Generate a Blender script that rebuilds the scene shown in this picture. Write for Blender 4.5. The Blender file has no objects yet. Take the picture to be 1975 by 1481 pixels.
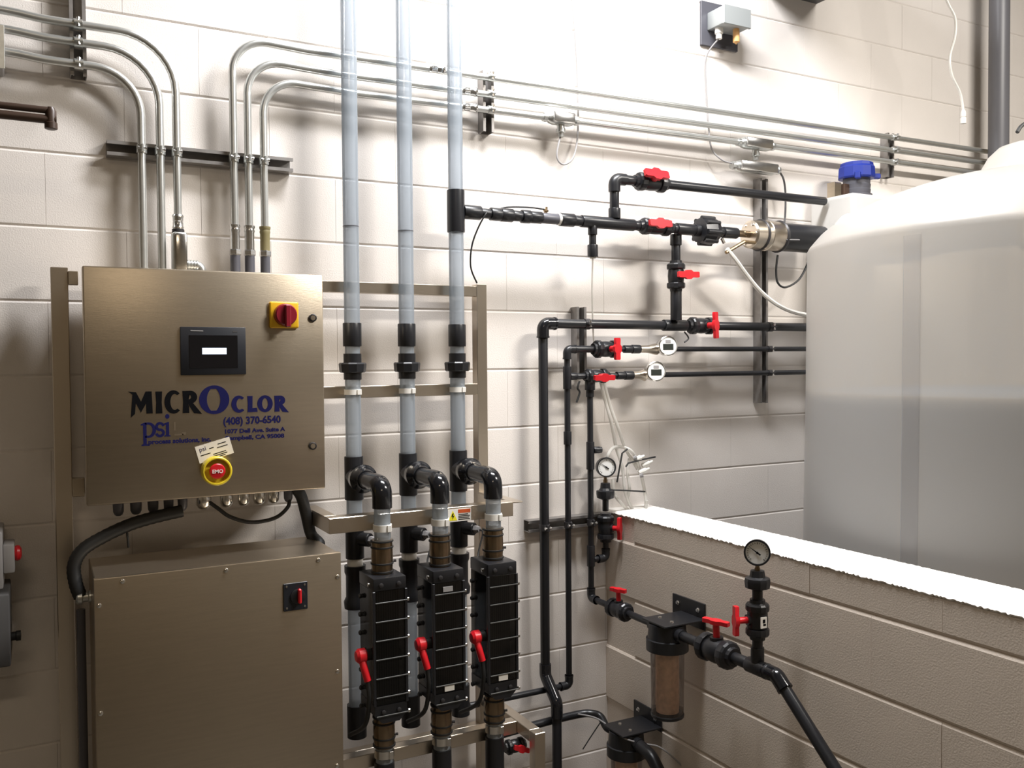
import bpy, bmesh, math, random
from mathutils import Vector, Matrix
random.seed(7)
S = bpy.context.scene
COL = S.collection
PI = math.pi

# ------------------------------------------------------------------ camera
CAM = Vector((0, -2.764, 1.656)); YAW, PITCH, ROLL, FPX = 0.49146, 0.02586, -0.00783, 1726.4
fw = Vector((math.sin(YAW)*math.cos(PITCH), math.cos(YAW)*math.cos(PITCH), -math.sin(PITCH)))
rt0 = Vector((math.cos(YAW), -math.sin(YAW), 0)); up0 = rt0.cross(fw)
rt = rt0*math.cos(ROLL) + up0*math.sin(ROLL); up = up0*math.cos(ROLL) - rt0*math.sin(ROLL)
cd = bpy.data.cameras.new('camera'); cam = bpy.data.objects.new('camera', cd); COL.objects.link(cam)
M = Matrix((rt, up, -fw)).transposed().to_4x4(); M.translation = CAM; cam.matrix_world = M
cd.sensor_width = 36; cd.lens = FPX/1975*36; cd.clip_start = 0.02
S.camera = cam

# ------------------------------------------------------------------ light
W = bpy.data.worlds.new('world'); S.world = W; W.use_nodes = True
W.node_tree.nodes['Background'].inputs[0].default_value = (0.9, 0.95, 1.0, 1)
W.node_tree.nodes['Background'].inputs[1].default_value = 0.02
S.view_settings.view_transform = 'Standard'; S.view_settings.look = 'None'
S.view_settings.gamma = 1; S.view_settings.use_curve_mapping = False
S.view_settings.exposure = 0.12
def area(name, loc, target, sx, sy, power, col):
    l = bpy.data.lights.new(name, 'AREA'); l.shape = 'RECTANGLE'; l.size = sx; l.size_y = sy
    l.energy = power; l.color = col
    o = bpy.data.objects.new(name, l); COL.objects.link(o); o.location = loc
    o.rotation_euler = (Vector(target)-Vector(loc)).to_track_quat('-Z', 'Y').to_euler()
    return o
area('ceiling_lamp_right', (3.3, -2.6, 4.0), (3.3, -2.2, 0), 1.25, 0.3, 150, (1.0, 0.95, 0.88))
area('ceiling_lamp_near_wall', (1.5, -0.8, 3.75), (1.55, -0.6, 0), 1.2, 0.25, 104, (0.985, 0.985, 1.0))
area('fill_light_back', (-0.6, -4.6, 4.0), (-0.6, -4.6, 0), 1.25, 0.3, 22, (1.0, 0.82, 0.60))  # unseen warm fill light, added behind the camera to lift the dim sides

# ------------------------------------------------------------------ helpers
def ray(u, v):
    return fw + rt*((u-987.5)/FPX) - up*((v-740.5)/FPX)
def at(u, v, Y=0.0):
    d = ray(u, v); return CAM + d*((Y-CAM.y)/d.y)
def atx(u, v, X):
    d = ray(u, v); return CAM + d*((X-CAM.x)/d.x)
V = lambda *a: Vector(a)
ORG = {}
def finish(bm, smooth=35):
    bmesh.ops.recalc_face_normals(bm, faces=bm.faces)
    for f in bm.faces: f.smooth = True
def tag(o, label=None, cat=None, group=None, kind=None):
    if label: o['label'] = label
    if cat: o['category'] = cat
    if group: o['group'] = group
    if kind: o['kind'] = kind
    return o
def obj(name, bm, mat, parent=None, label=None, cat=None, group=None, kind=None, smooth=35, recalc=True):
    if recalc: bmesh.ops.recalc_face_normals(bm, faces=bm.faces)
    for f in bm.faces: f.smooth = True
    if parent is not None: org = ORG[parent.name]
    else:
        xs = [v.co for v in bm.verts]
        lo = [min(c[i] for c in xs) for i in range(3)]; hi = [max(c[i] for c in xs) for i in range(3)]
        org = V((lo[0]+hi[0])/2, (lo[1]+hi[1])/2, lo[2])
    bmesh.ops.translate(bm, verts=bm.verts, vec=-org)
    me = bpy.data.meshes.new(name); bm.to_mesh(me); bm.free()
    me.set_sharp_from_angle(angle=math.radians(smooth))
    me.materials.append(MAT[mat] if isinstance(mat, str) else mat)
    o = bpy.data.objects.new(name, me); COL.objects.link(o)
    if parent is not None: o.parent = parent
    else: o.location = org
    ORG[o.name] = org.copy()
    return tag(o, label, cat, group, kind)
def thing(name, loc, label, cat, group=None):
    o = bpy.data.objects.new(name, None); COL.objects.link(o); o.location = loc; o.empty_display_size = .05
    ORG[o.name] = Vector(loc)
    return tag(o, label, cat, group)
B = bmesh.new
def frame(d):
    d = Vector(d).normalized(); a = V(0, 0, 1) if abs(d.z) < .9 else V(1, 0, 0)
    x = d.cross(a).normalized(); return x, x.cross(d).normalized()*-1, d
def box(bm, x0, x1, y0, y1, z0, z1, bev=0, seg=1):
    r = bmesh.ops.create_cube(bm, size=1)
    vs = r['verts']
    for v in vs:
        v.co = V((x0+x1)/2+v.co.x*(x1-x0), (y0+y1)/2+v.co.y*(y1-y0), (z0+z1)/2+v.co.z*(z1-z0))
    if bev:
        es = list({e for v in vs for e in v.link_edges})
        bmesh.ops.bevel(bm, geom=es, offset=bev, segments=seg, affect='EDGES', profile=.5)
    return bm
def obox(bm, c, ax, ay, az, sx, sy, sz, bev=0):
    """box with its own axes"""
    t = bmesh.new(); box(t, -sx/2, sx/2, -sy/2, sy/2, -sz/2, sz/2, bev)
    ax, ay, az = Vector(ax).normalized(), Vector(ay).normalized(), Vector(az).normalized()
    mp = {}
    for v in t.verts: mp[v] = bm.verts.new(Vector(c)+ax*v.co.x+ay*v.co.y+az*v.co.z)
    for f in t.faces: bm.faces.new([mp[v] for v in f.verts])
    t.free(); return bm
def lathe(bm, a, d, prof, n=20, cap=True):
    """profile [(t, r)] along axis d from a"""
    x, y, d = frame(d); a = Vector(a); rings = []
    for t, r in prof:
        c = a+d*t
        if r < 1e-5: rings.append([bm.verts.new(c)])
        else: rings.append([bm.verts.new(c+(x*math.cos(2*PI*k/n)+y*math.sin(2*PI*k/n))*r) for k in range(n)])
    for p, q in zip(rings, rings[1:]):
        for k in range(n):
            k2 = (k+1) % n
            if len(p) == 1 and len(q) == 1: continue
            if len(p) == 1: bm.faces.new((p[0], q[k], q[k2]))
            elif len(q) == 1: bm.faces.new((p[k], p[k2], q[0]))
            else: bm.faces.new((p[k], p[k2], q[k2], q[k]))
    if cap:
        for r in (rings[0], rings[-1]):
            if len(r) > 1: bm.faces.new(r)
    return bm
def cyl(bm, a, b, r, n=18, r2=None):
    a, b = Vector(a), Vector(b); return lathe(bm, a, b-a, [(0, r), ((b-a).length, r if r2 is None else r2)], n)
def fillet(pts, R, seg=7):
    pts = [Vector(p) for p in pts]; out = [pts[0]]
    for i in range(1, len(pts)-1):
        p, q, s = pts[i-1], pts[i], pts[i+1]
        d1, d2 = (p-q).normalized(), (s-q).normalized()
        ang = d1.angle(d2)
        if ang > PI-.02: continue
        rr = R[i-1] if isinstance(R, (list, tuple)) else R
        t = min(rr/math.tan(ang/2), (p-q).length*.49, (s-q).length*.49)
        rr = t*math.tan(ang/2)
        c = q+(d1+d2).normalized()*(rr/math.sin(ang/2))
        a0 = (q+d1*t)-c; a1 = (q+d2*t)-c; tot = a0.angle(a1); axx = a0.cross(a1).normalized()
        for k in range(seg+1): out.append(c+Matrix.Rotation(tot*k/seg, 3, axx) @ a0)
    out.append(pts[-1]); return out
def smoothline(pts, k=6):
    pts = [Vector(p) for p in pts]; P = [pts[0]]+pts+[pts[-1]]; out = []
    for i in range(1, len(P)-2):
        a, b, c, d = P[i-1], P[i], P[i+1], P[i+2]
        for j in range(k):
            t = j/k
            out.append(.5*((2*b)+(c-a)*t+(2*a-5*b+4*c-d)*t*t+(3*b-a-3*c+d)*t**3))
    out.append(pts[-1]); return out
def sweep(bm, pts, r, n=12):
    pts = [Vector(p) for p in pts]; rings = []; prev = None
    for i, p in enumerate(pts):
        t = (pts[min(i+1, len(pts)-1)]-pts[max(i-1, 0)]).normalized()
        if prev is None: x, y, _ = frame(t)
        else:
            x = (prev-t*prev.dot(t)).normalized(); y = t.cross(x)
        prev = x
        rr = r[i] if isinstance(r, list) else r
        rings.append([bm.verts.new(p+(x*math.cos(2*PI*k/n)+y*math.sin(2*PI*k/n))*rr) for k in range(n)])
    for p, q in zip(rings, rings[1:]):
        for k in range(n): bm.faces.new((p[k], p[(k+1) % n], q[(k+1) % n], q[k]))
    bm.faces.new(rings[0]); bm.faces.new(rings[-1]); return bm
def prism(bm, pts, o, ax, ay, depth):
    """2D outline extruded along ax x ay"""
    ax, ay = Vector(ax).normalized(), Vector(ay).normalized(); nz = ax.cross(ay).normalized(); o = Vector(o)
    lo = [bm.verts.new(o+ax*p[0]+ay*p[1]) for p in pts]; hi = [bm.verts.new(o+ax*p[0]+ay*p[1]+nz*depth) for p in pts]
    bm.faces.new(lo); bm.faces.new(hi)
    for i in range(len(pts)):
        j = (i+1) % len(pts); bm.faces.new((lo[i], lo[j], hi[j], hi[i]))
    return bm
def elbow(bm, c, d1, d2, r, leg, lip=.0):
    """socket elbow: legs along d1 and d2 from corner c"""
    c, d1, d2 = Vector(c), Vector(d1).normalized(), Vector(d2).normalized()
    path = fillet([c+d1*leg, c, c+d2*leg], r*1.05, 8)
    sweep(bm, path, r, 20)
    if lip:
        for d in (d1, d2): cyl(bm, c+d*(leg-.006), c+d*leg, r+lip, 20)
    return bm
def text(s, parent, mat, loc, size, rx=PI/2, rz=0.0, roty=0.0, off=0.0, ext=.0004, align='LEFT', sx=1.0, name='lettering', rot=None):
    c = bpy.data.curves.new(name, 'FONT'); c.body = s; c.size = size; c.offset = off; c.extrude = ext; c.align_x = align
    c.resolution_u = 3
    o = bpy.data.objects.new(name, c); COL.objects.link(o)
    bpy.context.view_layer.update()
    me = bpy.data.meshes.new_from_object(o.evaluated_get(bpy.context.evaluated_depsgraph_get()))
    bpy.data.objects.remove(o)
    R = rot if rot is not None else (Matrix.Rotation(rz, 4, 'Z') @ Matrix.Rotation(rx, 4, 'X') @ Matrix.Rotation(roty, 4, 'Z'))
    me.transform(Matrix.Translation(Vector(loc)-ORG[parent.name]) @ R @ Matrix.Diagonal((sx, 1, 1, 1)))
    me.name = name; me.materials.clear(); me.materials.append(MAT[mat])
    t = bpy.data.objects.new(name, me); COL.objects.link(t); t.parent = parent; ORG[t.name] = ORG[parent.name].copy()
    return t

# ------------------------------------------------------------------ materials
MAT = {}
def mat(name, col, rough=.5, metal=0, spec=.5, noise=0, nscale=30, bump=0, bscale=200, coat=0, emit=0, trans=0, alpha=1, stretch=None, nmin=0.0):
    m = bpy.data.materials.new(name); m.use_nodes = True; nt = m.node_tree; b = nt.nodes['Principled BSDF']
    b.inputs['Base Color'].default_value = (*col, 1); b.inputs['Roughness'].default_value = rough
    b.inputs['Metallic'].default_value = metal; b.inputs['Specular IOR Level'].default_value = spec
    b.inputs['Coat Weight'].default_value = coat; b.inputs['Alpha'].default_value = alpha
    b.inputs['Transmission Weight'].default_value = trans
    if emit:
        b.inputs['Emission Color'].default_value = (*col, 1); b.inputs['Emission Strength'].default_value = emit
    if noise or bump:
        tc = nt.nodes.new('ShaderNodeTexCoord'); mp = nt.nodes.new('ShaderNodeMapping'); nt.links.new(tc.outputs['Object'], mp.inputs[0])
        if stretch: mp.inputs['Scale'].default_value = stretch
    if noise:
        n = nt.nodes.new('ShaderNodeTexNoise'); n.inputs['Scale'].default_value = nscale; n.inputs['Detail'].default_value = 4
        nt.links.new(mp.outputs[0], n.inputs['Vector'])
        r = nt.nodes.new('ShaderNodeMapRange'); r.inputs['From Min'].default_value = .3; r.inputs['From Max'].default_value = .7
        r.inputs['To Min'].default_value = 1-noise; r.inputs['To Max'].default_value = 1+noise*.5
        nt.links.new(n.outputs[0], r.inputs[0])
        mx = nt.nodes.new('ShaderNodeMix'); mx.data_type = 'RGBA'; mx.blend_type = 'MULTIPLY'; mx.inputs[0].default_value = 1
        mx.inputs[6].default_value = (*col, 1)
        nt.links.new(r.outputs[0], mx.inputs[7]); nt.links.new(mx.outputs[2], b.inputs['Base Color'])
    if bump:
        n2 = nt.nodes.new('ShaderNodeTexNoise'); n2.inputs['Scale'].default_value = bscale; n2.inputs['Detail'].default_value = 3
        nt.links.new(mp.outputs[0], n2.inputs['Vector'])
        bp = nt.nodes.new('ShaderNodeBump'); bp.inputs['Strength'].default_value = bump; bp.inputs['Distance'].default_value = .002
        nt.links.new(n2.outputs[0], bp.inputs['Height']); nt.links.new(bp.outputs[0], b.inputs['Normal'])
    MAT[name] = m; return m
mat('wall_paint', (.785, .735, .69), .55, bump=.35, bscale=260, noise=.05, nscale=3)
mat('joint_paint', (.735, .69, .645), .6, bump=.3, bscale=200)
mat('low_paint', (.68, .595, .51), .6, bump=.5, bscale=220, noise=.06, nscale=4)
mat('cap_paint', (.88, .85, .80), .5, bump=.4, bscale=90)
mat('concrete', (.09, .078, .062), .75, noise=.2, nscale=6)
mat('room_wall', (.20, .165, .115), .7)
mat('ceiling_paint', (.35, .32, .28), .8)
mat('stainless', (.545, .47, .37), .34, 1, noise=.05, nscale=9, bump=.08, bscale=60, stretch=(1, 1, 14))
mat('stainless_bright', (.66, .585, .49), .3, 1, bump=.1, bscale=60, stretch=(1, 1, 10))
mat('galvanised', (.60, .61, .59), .33, .85, noise=.12, nscale=60)
mat('emt', (.66, .67, .65), .3, .8, noise=.05, nscale=40)
mat('zinc', (.75, .75, .74), .22, .95, noise=.1, nscale=80)
mat('chrome', (.74, .72, .68), .2, 1)
mat('dark_strut', (.045, .043, .045), .4, .4)
mat('pvc', (.0135, .014, .0165), .34, 0, .5, bump=.03, bscale=60)
mat('pvc_gloss', (.009, .0095, .0115), .14, 0, .6)
mat('pvc_grey', (.085, .085, .10), .4)
mat('rubber', (.012, .012, .012), .55)
mat('red', (.62, .012, .02), .35)
mat('dark_red', (.23, .008, .02), .35)
mat('yellow', (.80, .46, .012), .4)
mat('yellow_ring', (.72, .55, .03), .35)
mat('blue_cap', (.008, .025, .24), .45)
mat('label_blue', (.010, .010, .075), .8, spec=.15)
mat('label_black', (.004, .004, .005), .8, spec=.1)
mat('white_plastic', (.82, .80, .75), .4)
mat('paper', (.80, .74, .64), .7)
mat('grey_box', (.30, .29, .29), .5)
mat('dark_box', (.07, .068, .068), .55)
mat('brown_paint', (.055, .032, .022), .4)
mat('brass', (.30, .22, .13), .35, .9)
mat('bronze_hose', (.27, .20, .13), .22, .9, noise=.2, nscale=25)
mat('dial', (.82, .82, .80), .5)
mat('screen_glass', (.006, .006, .008), .15)
mat('screen_body', (.012, .014, .02), .45)
mat('lcd', (.65, .78, 1.0), .4, emit=1.1)
mat('lcd_dark', (.03, .035, .03), .3)
mat('sensor_grey', (.34, .36, .36), .4, .2)
mat('orange_plastic', (.75, .42, .16), .5)
mat('warn_yellow', (.85, .75, .02), .5)
mat('warn_orange', (.55, .09, .02), .5)
mat('tape', (.20, .17, .08), .6)
mat('cartridge', (.95, .74, .58), .8, bump=.6, bscale=150, noise=.2, nscale=60)
mat('cell_rib', (.07, .07, .066), .3)
mat('grey_pipe', (.15, .15, .165), .4)
def translucent(name, col, transp, rough=.12, gloss=.08, tcol=(1, 1, 1), transl=.4):
    m = bpy.data.materials.new(name); m.use_nodes = True; nt = m.node_tree; nt.nodes.clear()
    out = nt.nodes.new('ShaderNodeOutputMaterial')
    df = nt.nodes.new('ShaderNodeBsdfDiffuse'); df.inputs[0].default_value = (*col, 1)
    tl = nt.nodes.new('ShaderNodeBsdfTranslucent'); tl.inputs[0].default_value = (*col, 1)
    m1 = nt.nodes.new('ShaderNodeMixShader'); m1.inputs[0].default_value = transl
    nt.links.new(df.outputs[0], m1.inputs[1]); nt.links.new(tl.outputs[0], m1.inputs[2])
    tr = nt.nodes.new('ShaderNodeBsdfTransparent'); tr.inputs[0].default_value = (*tcol, 1)
    m2 = nt.nodes.new('ShaderNodeMixShader'); m2.inputs[0].default_value = transp
    nt.links.new(m1.outputs[0], m2.inputs[1]); nt.links.new(tr.outputs[0], m2.inputs[2])
    gl = nt.nodes.new('ShaderNodeBsdfGlossy'); gl.inputs['Roughness'].default_value = rough
    fr = nt.nodes.new('ShaderNodeFresnel'); fr.inputs[0].default_value = 1.45
    mu = nt.nodes.new('ShaderNodeMath'); mu.operation = 'MULTIPLY_ADD'; mu.inputs[1].default_value = .8; mu.inputs[2].default_value = gloss
    nt.links.new(fr.outputs[0], mu.inputs[0])
    m3 = nt.nodes.new('ShaderNodeMixShader'); nt.links.new(mu.outputs[0], m3.inputs[0])
    nt.links.new(m2.outputs[0], m3.inputs[1]); nt.links.new(gl.outputs[0], m3.inputs[2])
    nt.links.new(m3.outputs[0], out.inputs[0]); MAT[name] = m; return m
translucent('clear_pvc', (.56, .62, .68), .45, .1, .02, (.88, .92, .97), .4)
translucent('poly_tank', (.93, .86, .77), .22, .35, .0, (.97, .94, .90), .60)
translucent('poly_white', (.88, .86, .82), .1, .35, .0, (.95, .93, .88), .4)
translucent('clear_bowl', (.40, .36, .36), .86, .06, .03, (.93, .86, .82), .5)
translucent('clear_hose', (.95, .93, .88), .22, .2, .02, (1, 1, 1), .5)
translucent('smoke_acrylic', (.010, .0095, .009), .40, .08, .01, (.45, .44, .42), .3)
mat('liquid', (.10, .205, .36), .4, bump=0)
translucent('strip_poly', (.75, .75, .75), .965, .3, .0, (.95, .95, .96), .5)
# plates inside the cells: fine vertical lamellae
m = mat('plates', (.035, .032, .028), .45, .4); nt = m.node_tree
tc = nt.nodes.new('ShaderNodeTexCoord'); wv = nt.nodes.new('ShaderNodeTexWave'); wv.inputs['Scale'].default_value = 45; wv.wave_profile = 'SIN'
rp = nt.nodes.new('ShaderNodeValToRGB'); rp.color_ramp.elements[0].color = (.012, .011, .01, 1); rp.color_ramp.elements[1].color = (.10, .09, .075, 1)
nt.links.new(tc.outputs['Object'], wv.inputs[0]); nt.links.new(wv.outputs[0], rp.inputs[0]); nt.links.new(rp.outputs[0], nt.nodes['Principled BSDF'].inputs[0])

# ------------------------------------------------------------------ the room
C8, C16 = .2032, .4064
def plain(name, x0, x1, y0, y1, z0, z1, m): return obj(name, box(B(), x0, x1, y0, y1, z0, z1), m, kind='structure')
plain('floor', -2.6, 6.2, -6.2, .2, -.1, 0, 'concrete')
plain('ceiling', -2.6, 6.2, -6.2, .2, 4.3, 4.4, 'ceiling_paint')
plain('wall_left', -2.6, -2.5, -6.2, .2, 0, 4.3, 'room_wall')
plain('wall_right', 6.1, 6.2, -6.2, .2, 0, 4.3, 'room_wall')
plain('wall_front', -2.5, 6.1, -6.2, -6.1, 0, 4.3, 'room_wall')
wall = plain('wall_back', -2.5, 6.1, .003, .2, 0, 4.3, 'joint_paint')
def block_mesh(name, L, H, T, m, cz=.0045, cx=.0004, dep=.003, gz=.002, gx=.0001):
    """face at local y=0 looking to -y, centred in x, base at z=0"""
    bm = B(); x0, x1, z0, z1 = -L/2+gx, L/2-gx, gz*.5, H-gz*.5
    f = [(x0+cx, z0+cz), (x1-cx, z0+cz), (x1-cx, z1-cz), (x0+cx, z1-cz)]; e = [(x0, z0), (x1, z0), (x1, z1), (x0, z1)]
    a = [bm.verts.new((p[0], 0, p[1])) for p in f]; b = [bm.verts.new((p[0], dep*.8, p[1])) for p in e]; c = [bm.verts.new((p[0], dep+.003, p[1])) for p in e]
    bm.faces.new(a)
    for i in range(4):
        j = (i+1) % 4; bm.faces.new((a[i], a[j], b[j], b[i])); bm.faces.new((b[i], b[j], c[j], c[i]))
    bmesh.ops.recalc_face_normals(bm, faces=bm.faces)
    if a[0].link_faces[0].normal.y > 0: pass
    me = bpy.data.meshes.new(name); bm.to_mesh(me); bm.free(); me.materials.append(MAT[m])
    me.flip_normals() if me.polygons[0].normal.y > 0 else None
    return me
bm_back = block_mesh('concrete_block', C16, C8, .1, 'wall_paint')
for k in range(0, 17):
    ph = .04 if k % 2 == 0 else .242
    x = ph - 2*C16 + C16/2
    while x < 5.95:
        o = bpy.data.objects.new('concrete_block', bm_back); COL.objects.link(o); o.parent = wall
        o.location = V(x, random.uniform(-.0006, .0006), k*C8) - ORG[wall.name]
        x += C16
# low containment wall, running out from the back wall
LX = 1.869; LTOP = 1.104; LJ = 1.003
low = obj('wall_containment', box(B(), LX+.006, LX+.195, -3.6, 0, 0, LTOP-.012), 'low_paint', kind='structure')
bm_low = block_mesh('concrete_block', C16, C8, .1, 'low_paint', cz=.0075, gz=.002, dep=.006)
bm_top = block_mesh('concrete_block', C16, LTOP-LJ-.008, .1, 'low_paint', cz=.0075, gz=.002, dep=.006)
for k in range(6):
    z = LJ - k*C8; me = bm_top if k == 0 else bm_low
    ph = .225 if k % 2 == 0 else .02
    y = ph - C16*9 + C16/2
    while y < .0:
        if y + C16/2 <= .021 or True:
            o = bpy.data.objects.new('concrete_block', me); COL.objects.link(o); o.parent = low
            yy = y; o.rotation_euler = (0, 0, -PI/2)
            if y+C16/2 > 0:      # cut block at the corner
                L0 = y-C16/2; s = (0-L0)/C16; o.scale = (s, 1, 1); yy = L0/2
            o.location = V(LX+random.uniform(-.0008, .0008), yy, z)-ORG[low.name]
        y += C16
# rough painted cap of the low wall with a ragged front lip
bm = B(); n = 700; rows = []
for i in range(n+1):
    y = -3.6*i/n; j1, j2 = random.uniform(-.0022, .0022), random.uniform(-.002, .002)
    rows.append([bm.verts.new(p) for p in ((LX+.001, y, LTOP-.013+j1*1.2), (LX-.0035+j2*.5, y, LTOP-.008+j1), (LX+.003, y, LTOP-.001), (LX+.012, y, LTOP+random.uniform(-.0008, .001)), (LX+.19, y, LTOP+random.uniform(-.0008, .0008)), (LX+.2, y, LTOP-.006), (LX+.2, y, LTOP-.02))])
for p, q in zip(rows, rows[1:]):
    for k in range(6): bm.faces.new((p[k], p[k+1], q[k+1], q[k]))
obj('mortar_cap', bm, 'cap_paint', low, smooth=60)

# ------------------------------------------------------------------ equipment rack
YT = -.12; RT = .0242; YR = -.094; YC = -.369; RC = .0275
XT = [at(680, 700, YT).x, at(785, 700, YT).x, at(882, 700, YT).x]
def bar(name, parent, x0, x1, y0, y1, z0, z1, m='stainless_bright', bev=.0015): return obj(name, box(B(), x0, x1, y0, y1, z0, z1, bev), m, parent)
xl0, xl1 = at(97, 515, YR).x, at(131, 515, YR).x
xr0 = at(903, 560, YR).x; xr0, xr1 = at(921, 700, YR).x, at(940, 700, YR).x
zr = lambda v: at(700, v, YR).z
rack = thing('equipment_rack', ((xl0+xr1)/2, YR, 0), 'stainless square tube rack carrying the enclosure, clear risers and cells', 'rack')
bar('upright', rack, xl0, xl1, YR, YR+.04, 0, at(113, 515, YR).z); bar('upright', rack, xr0, xr1, YR, YR+.04, 0, at(930, 548, YR).z)
ztr = at(900, 551, YR).z
bar('rail', rack, .735, xr0, YR+.002, YR+.036, ztr-.034, ztr)
zmr = at(900, 740, YR).z
bar('rail', rack, .735, xr0, YR, YR+.036, zmr-.037, zmr)
bar('rail', rack, .735, xr0, YR+.004, YR+.036, .40, .44)
# mounting tabs at the enclosure's left side
bar('mounting_tab', rack, xl1, .112, YR-.006, YR+.02, 1.868, 1.905, 'stainless'); bar('mounting_tab', rack, xl1, .118, YR-.006, YR+.02, 1.30, 1.35, 'stainless')
# upper clamp bracket: front bar, arms back to the rack
YB = YC+RT+.006
zb0, zb1 = at(990, 995, YB).z, at(880, 978, YB).z
bx0, bx1 = at(635, 1010, YB).x, at(990, 980, YB).x
bar('clamp_bar', rack, bx0, bx1, YB, YB+.006, zb0, zb1, bev=.001); bar('clamp_bar_flange', rack, bx0, bx1, YB+.006, YB+.05, zb1-.004, zb1, bev=.0005)
bar('bracket_arm', rack, bx0, bx0+.035, YB+.05, YR+.01, zb1-.004, zb1, bev=.0005); bar('bracket_arm', rack, bx0, bx0+.004, YB+.006, YR+.01, zb0, zb1-.004, bev=.0005)
bar('bracket_arm', rack, bx1, bx1+.034, YB, YR, zb1-.004, zb1, bev=.0005); bar('bracket_arm', rack, bx1-.004, bx1, YB+.006, YR, zb0, zb1-.004, bev=.0005)
# lower front frame
YF = -.345
zl1 = at(872, 1419, YF).z; zl0 = at(872, 1440, YF).z
YL = -.46
lx0, lx1 = at(1032, 1440, YL).x, at(1052, 1440, YL).x; zleg = at(1040, 1414, YL).z
bar('clamp_bar', rack, bx0-.0, lx0, YF, YF+.036, zleg-.04, zleg-.001)
bar('side_bar', rack, lx0, lx1, YL+.035, YR, zleg-.036, zleg); bar('front_leg', rack, lx0, lx1, YL, YL+.035, 0, zleg)
bar('front_leg', rack, bx0+.03, bx0+.065, YF, YF+.036, 0, zleg-.04)
ZCL = zleg-.02
# warning sign on the clamp bar
sg = obj('warning_sign', box(B(), at(863, 990, YB).x, at(908, 990, YB).x, YB-.002, YB-.0002, at(885, 1005, YB).z, at(885, 981, YB).z), 'white_plastic', rack)
sx0, sx1 = at(863, 990, YB).x, at(908, 990, YB).x; sz0, sz1 = at(885, 1005, YB).z, at(885, 981, YB).z
def flatpoly(name, pts, y, m, parent, th=.0005):
    return obj(name, prism(B(), pts, (0, y, 0), (1, 0, 0), (0, 0, 1), th), m, parent)
sw, sh = sx1-sx0, sz1-sz0
flatpoly('warning_triangle', [(sx0+.03*sw, sz0+.1*sh), (sx0+.40*sw, sz0+.1*sh), (sx0+.215*sw, sz0+.9*sh)], YB-.002, 'warn_yellow', sg)
flatpoly('lightning_mark', [(sx0+.20*sw, sz0+.68*sh), (sx0+.15*sw, sz0+.42*sh), (sx0+.21*sw, sz0+.44*sh), (sx0+.19*sw, sz0+.2*sh), (sx0+.28*sw, sz0+.5*sh), (sx0+.22*sw, sz0+.48*sh), (sx0+.25*sw, sz0+.68*sh)], YB-.0026, 'label_black', sg)
flatpoly('sign_header', [(sx0+.44*sw, sz0+.66*sh), (sx0+.97*sw, sz0+.66*sh), (sx0+.97*sw, sz0+.95*sh), (sx0+.44*sw, sz0+.95*sh)], YB-.002, 'warn_orange', sg)
for i, w in enumerate((.42, .5, .46, .5)):
    z = sz0+(.54-.13*i)*sh; flatpoly('sign_print', [(sx0+.45*sw, z-.03*sh), (sx0+(.45+w)*sw, z-.03*sh), (sx0+(.45+w)*sw, z+.03*sh), (sx0+.45*sw, z+.03*sh)], YB-.002, 'label_black', sg)

# ------------------------------------------------------------------ control enclosure
EX0, EX1, EZ0, EZ1, EY = .113, .727, 1.298, 1.903, -.28
enc = thing('control_enclosure', ((EX0+EX1)/2, -.16, EZ0), 'square stainless control enclosure with touch screen and blue lettering, above the steel cabinet', 'control box')
obj('enclosure_body', box(B(), EX0+.012, EX1-.012, EY+.022, -.04, EZ0+.008, EZ1-.008, .004, 2), 'stainless', enc)
door = obj('enclosure_door', box(B(), EX0, EX1, EY, EY+.02, EZ0, EZ1, .005, 2), 'stainless', enc)
yd = EY-.0003
for v in (613, 860):
    p = at(603, v, EY); k = obj('door_lock', lathe(B(), (p.x, EY, p.z), (0, -1, 0), [(0, .011), (.004, .011), (.005, .0085), (.002, .008), (.002, 0)], 18), 'dark_strut', enc)
    obj('lock_core', lathe(B(), (p.x, EY-.002, p.z), (0, -1, 0), [(0, .0075), (.002, .007), (.0025, 0)], 14), 'stainless_bright', k)
# touch screen
a, b = at(347, 630, EY-.005), at(475, 722, EY-.005)
hmi = obj('touch_screen', box(B(), a.x, b.x, EY-.006, EY, b.z, a.z, .002, 2), 'screen_body', enc)
obj('screen_glass', box(B(), a.x+.022, b.x-.022, EY-.0068, EY-.006, b.z+.018, a.z-.022), 'screen_glass', hmi)
c, d = at(390, 671, EY-.007), at(437, 683, EY-.007)
obj('lit_readout', box(B(), c.x, d.x, EY-.0074, EY-.0068, d.z, c.z), 'lcd', hmi)
flatpoly('maker_print', [(a.x+.026, a.z-.011), (a.x+.058, a.z-.012), (a.x+.058, a.z-.009), (a.x+.026, a.z-.008)], EY-.006, 'grey_box', hmi)
flatpoly('model_print', [(b.x-.034, a.z-.013), (b.x-.022, a.z-.013), (b.x-.022, a.z-.010), (b.x-.034, a.z-.010)], EY-.006, 'dark_box', hmi)
# rotary disconnect
a, b = at(520, 581, EY-.01), at(577, 633, EY-.01); cx, cz = (a.x+b.x)/2, (a.z+b.z)/2
rs = obj('disconnect_plate', box(B(), a.x, b.x, EY-.010, EY, b.z, a.z, .005, 3), 'yellow', enc)
kn = obj('rotary_knob', lathe(B(), (cx+.001, EY-.010, cz), (0, -1, 0), [(0, .031), (.016, .030), (.019, .027), (.019, 0)], 28), 'dark_red', rs)
obox(bm := B(), (cx+.003, EY-.034, cz-.004), (1, 0, 0), (0, 1, 0), (0, 0, 1), .016, .014, .062, .003)
obj('knob_grip', bm, 'dark_red', kn)
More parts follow.
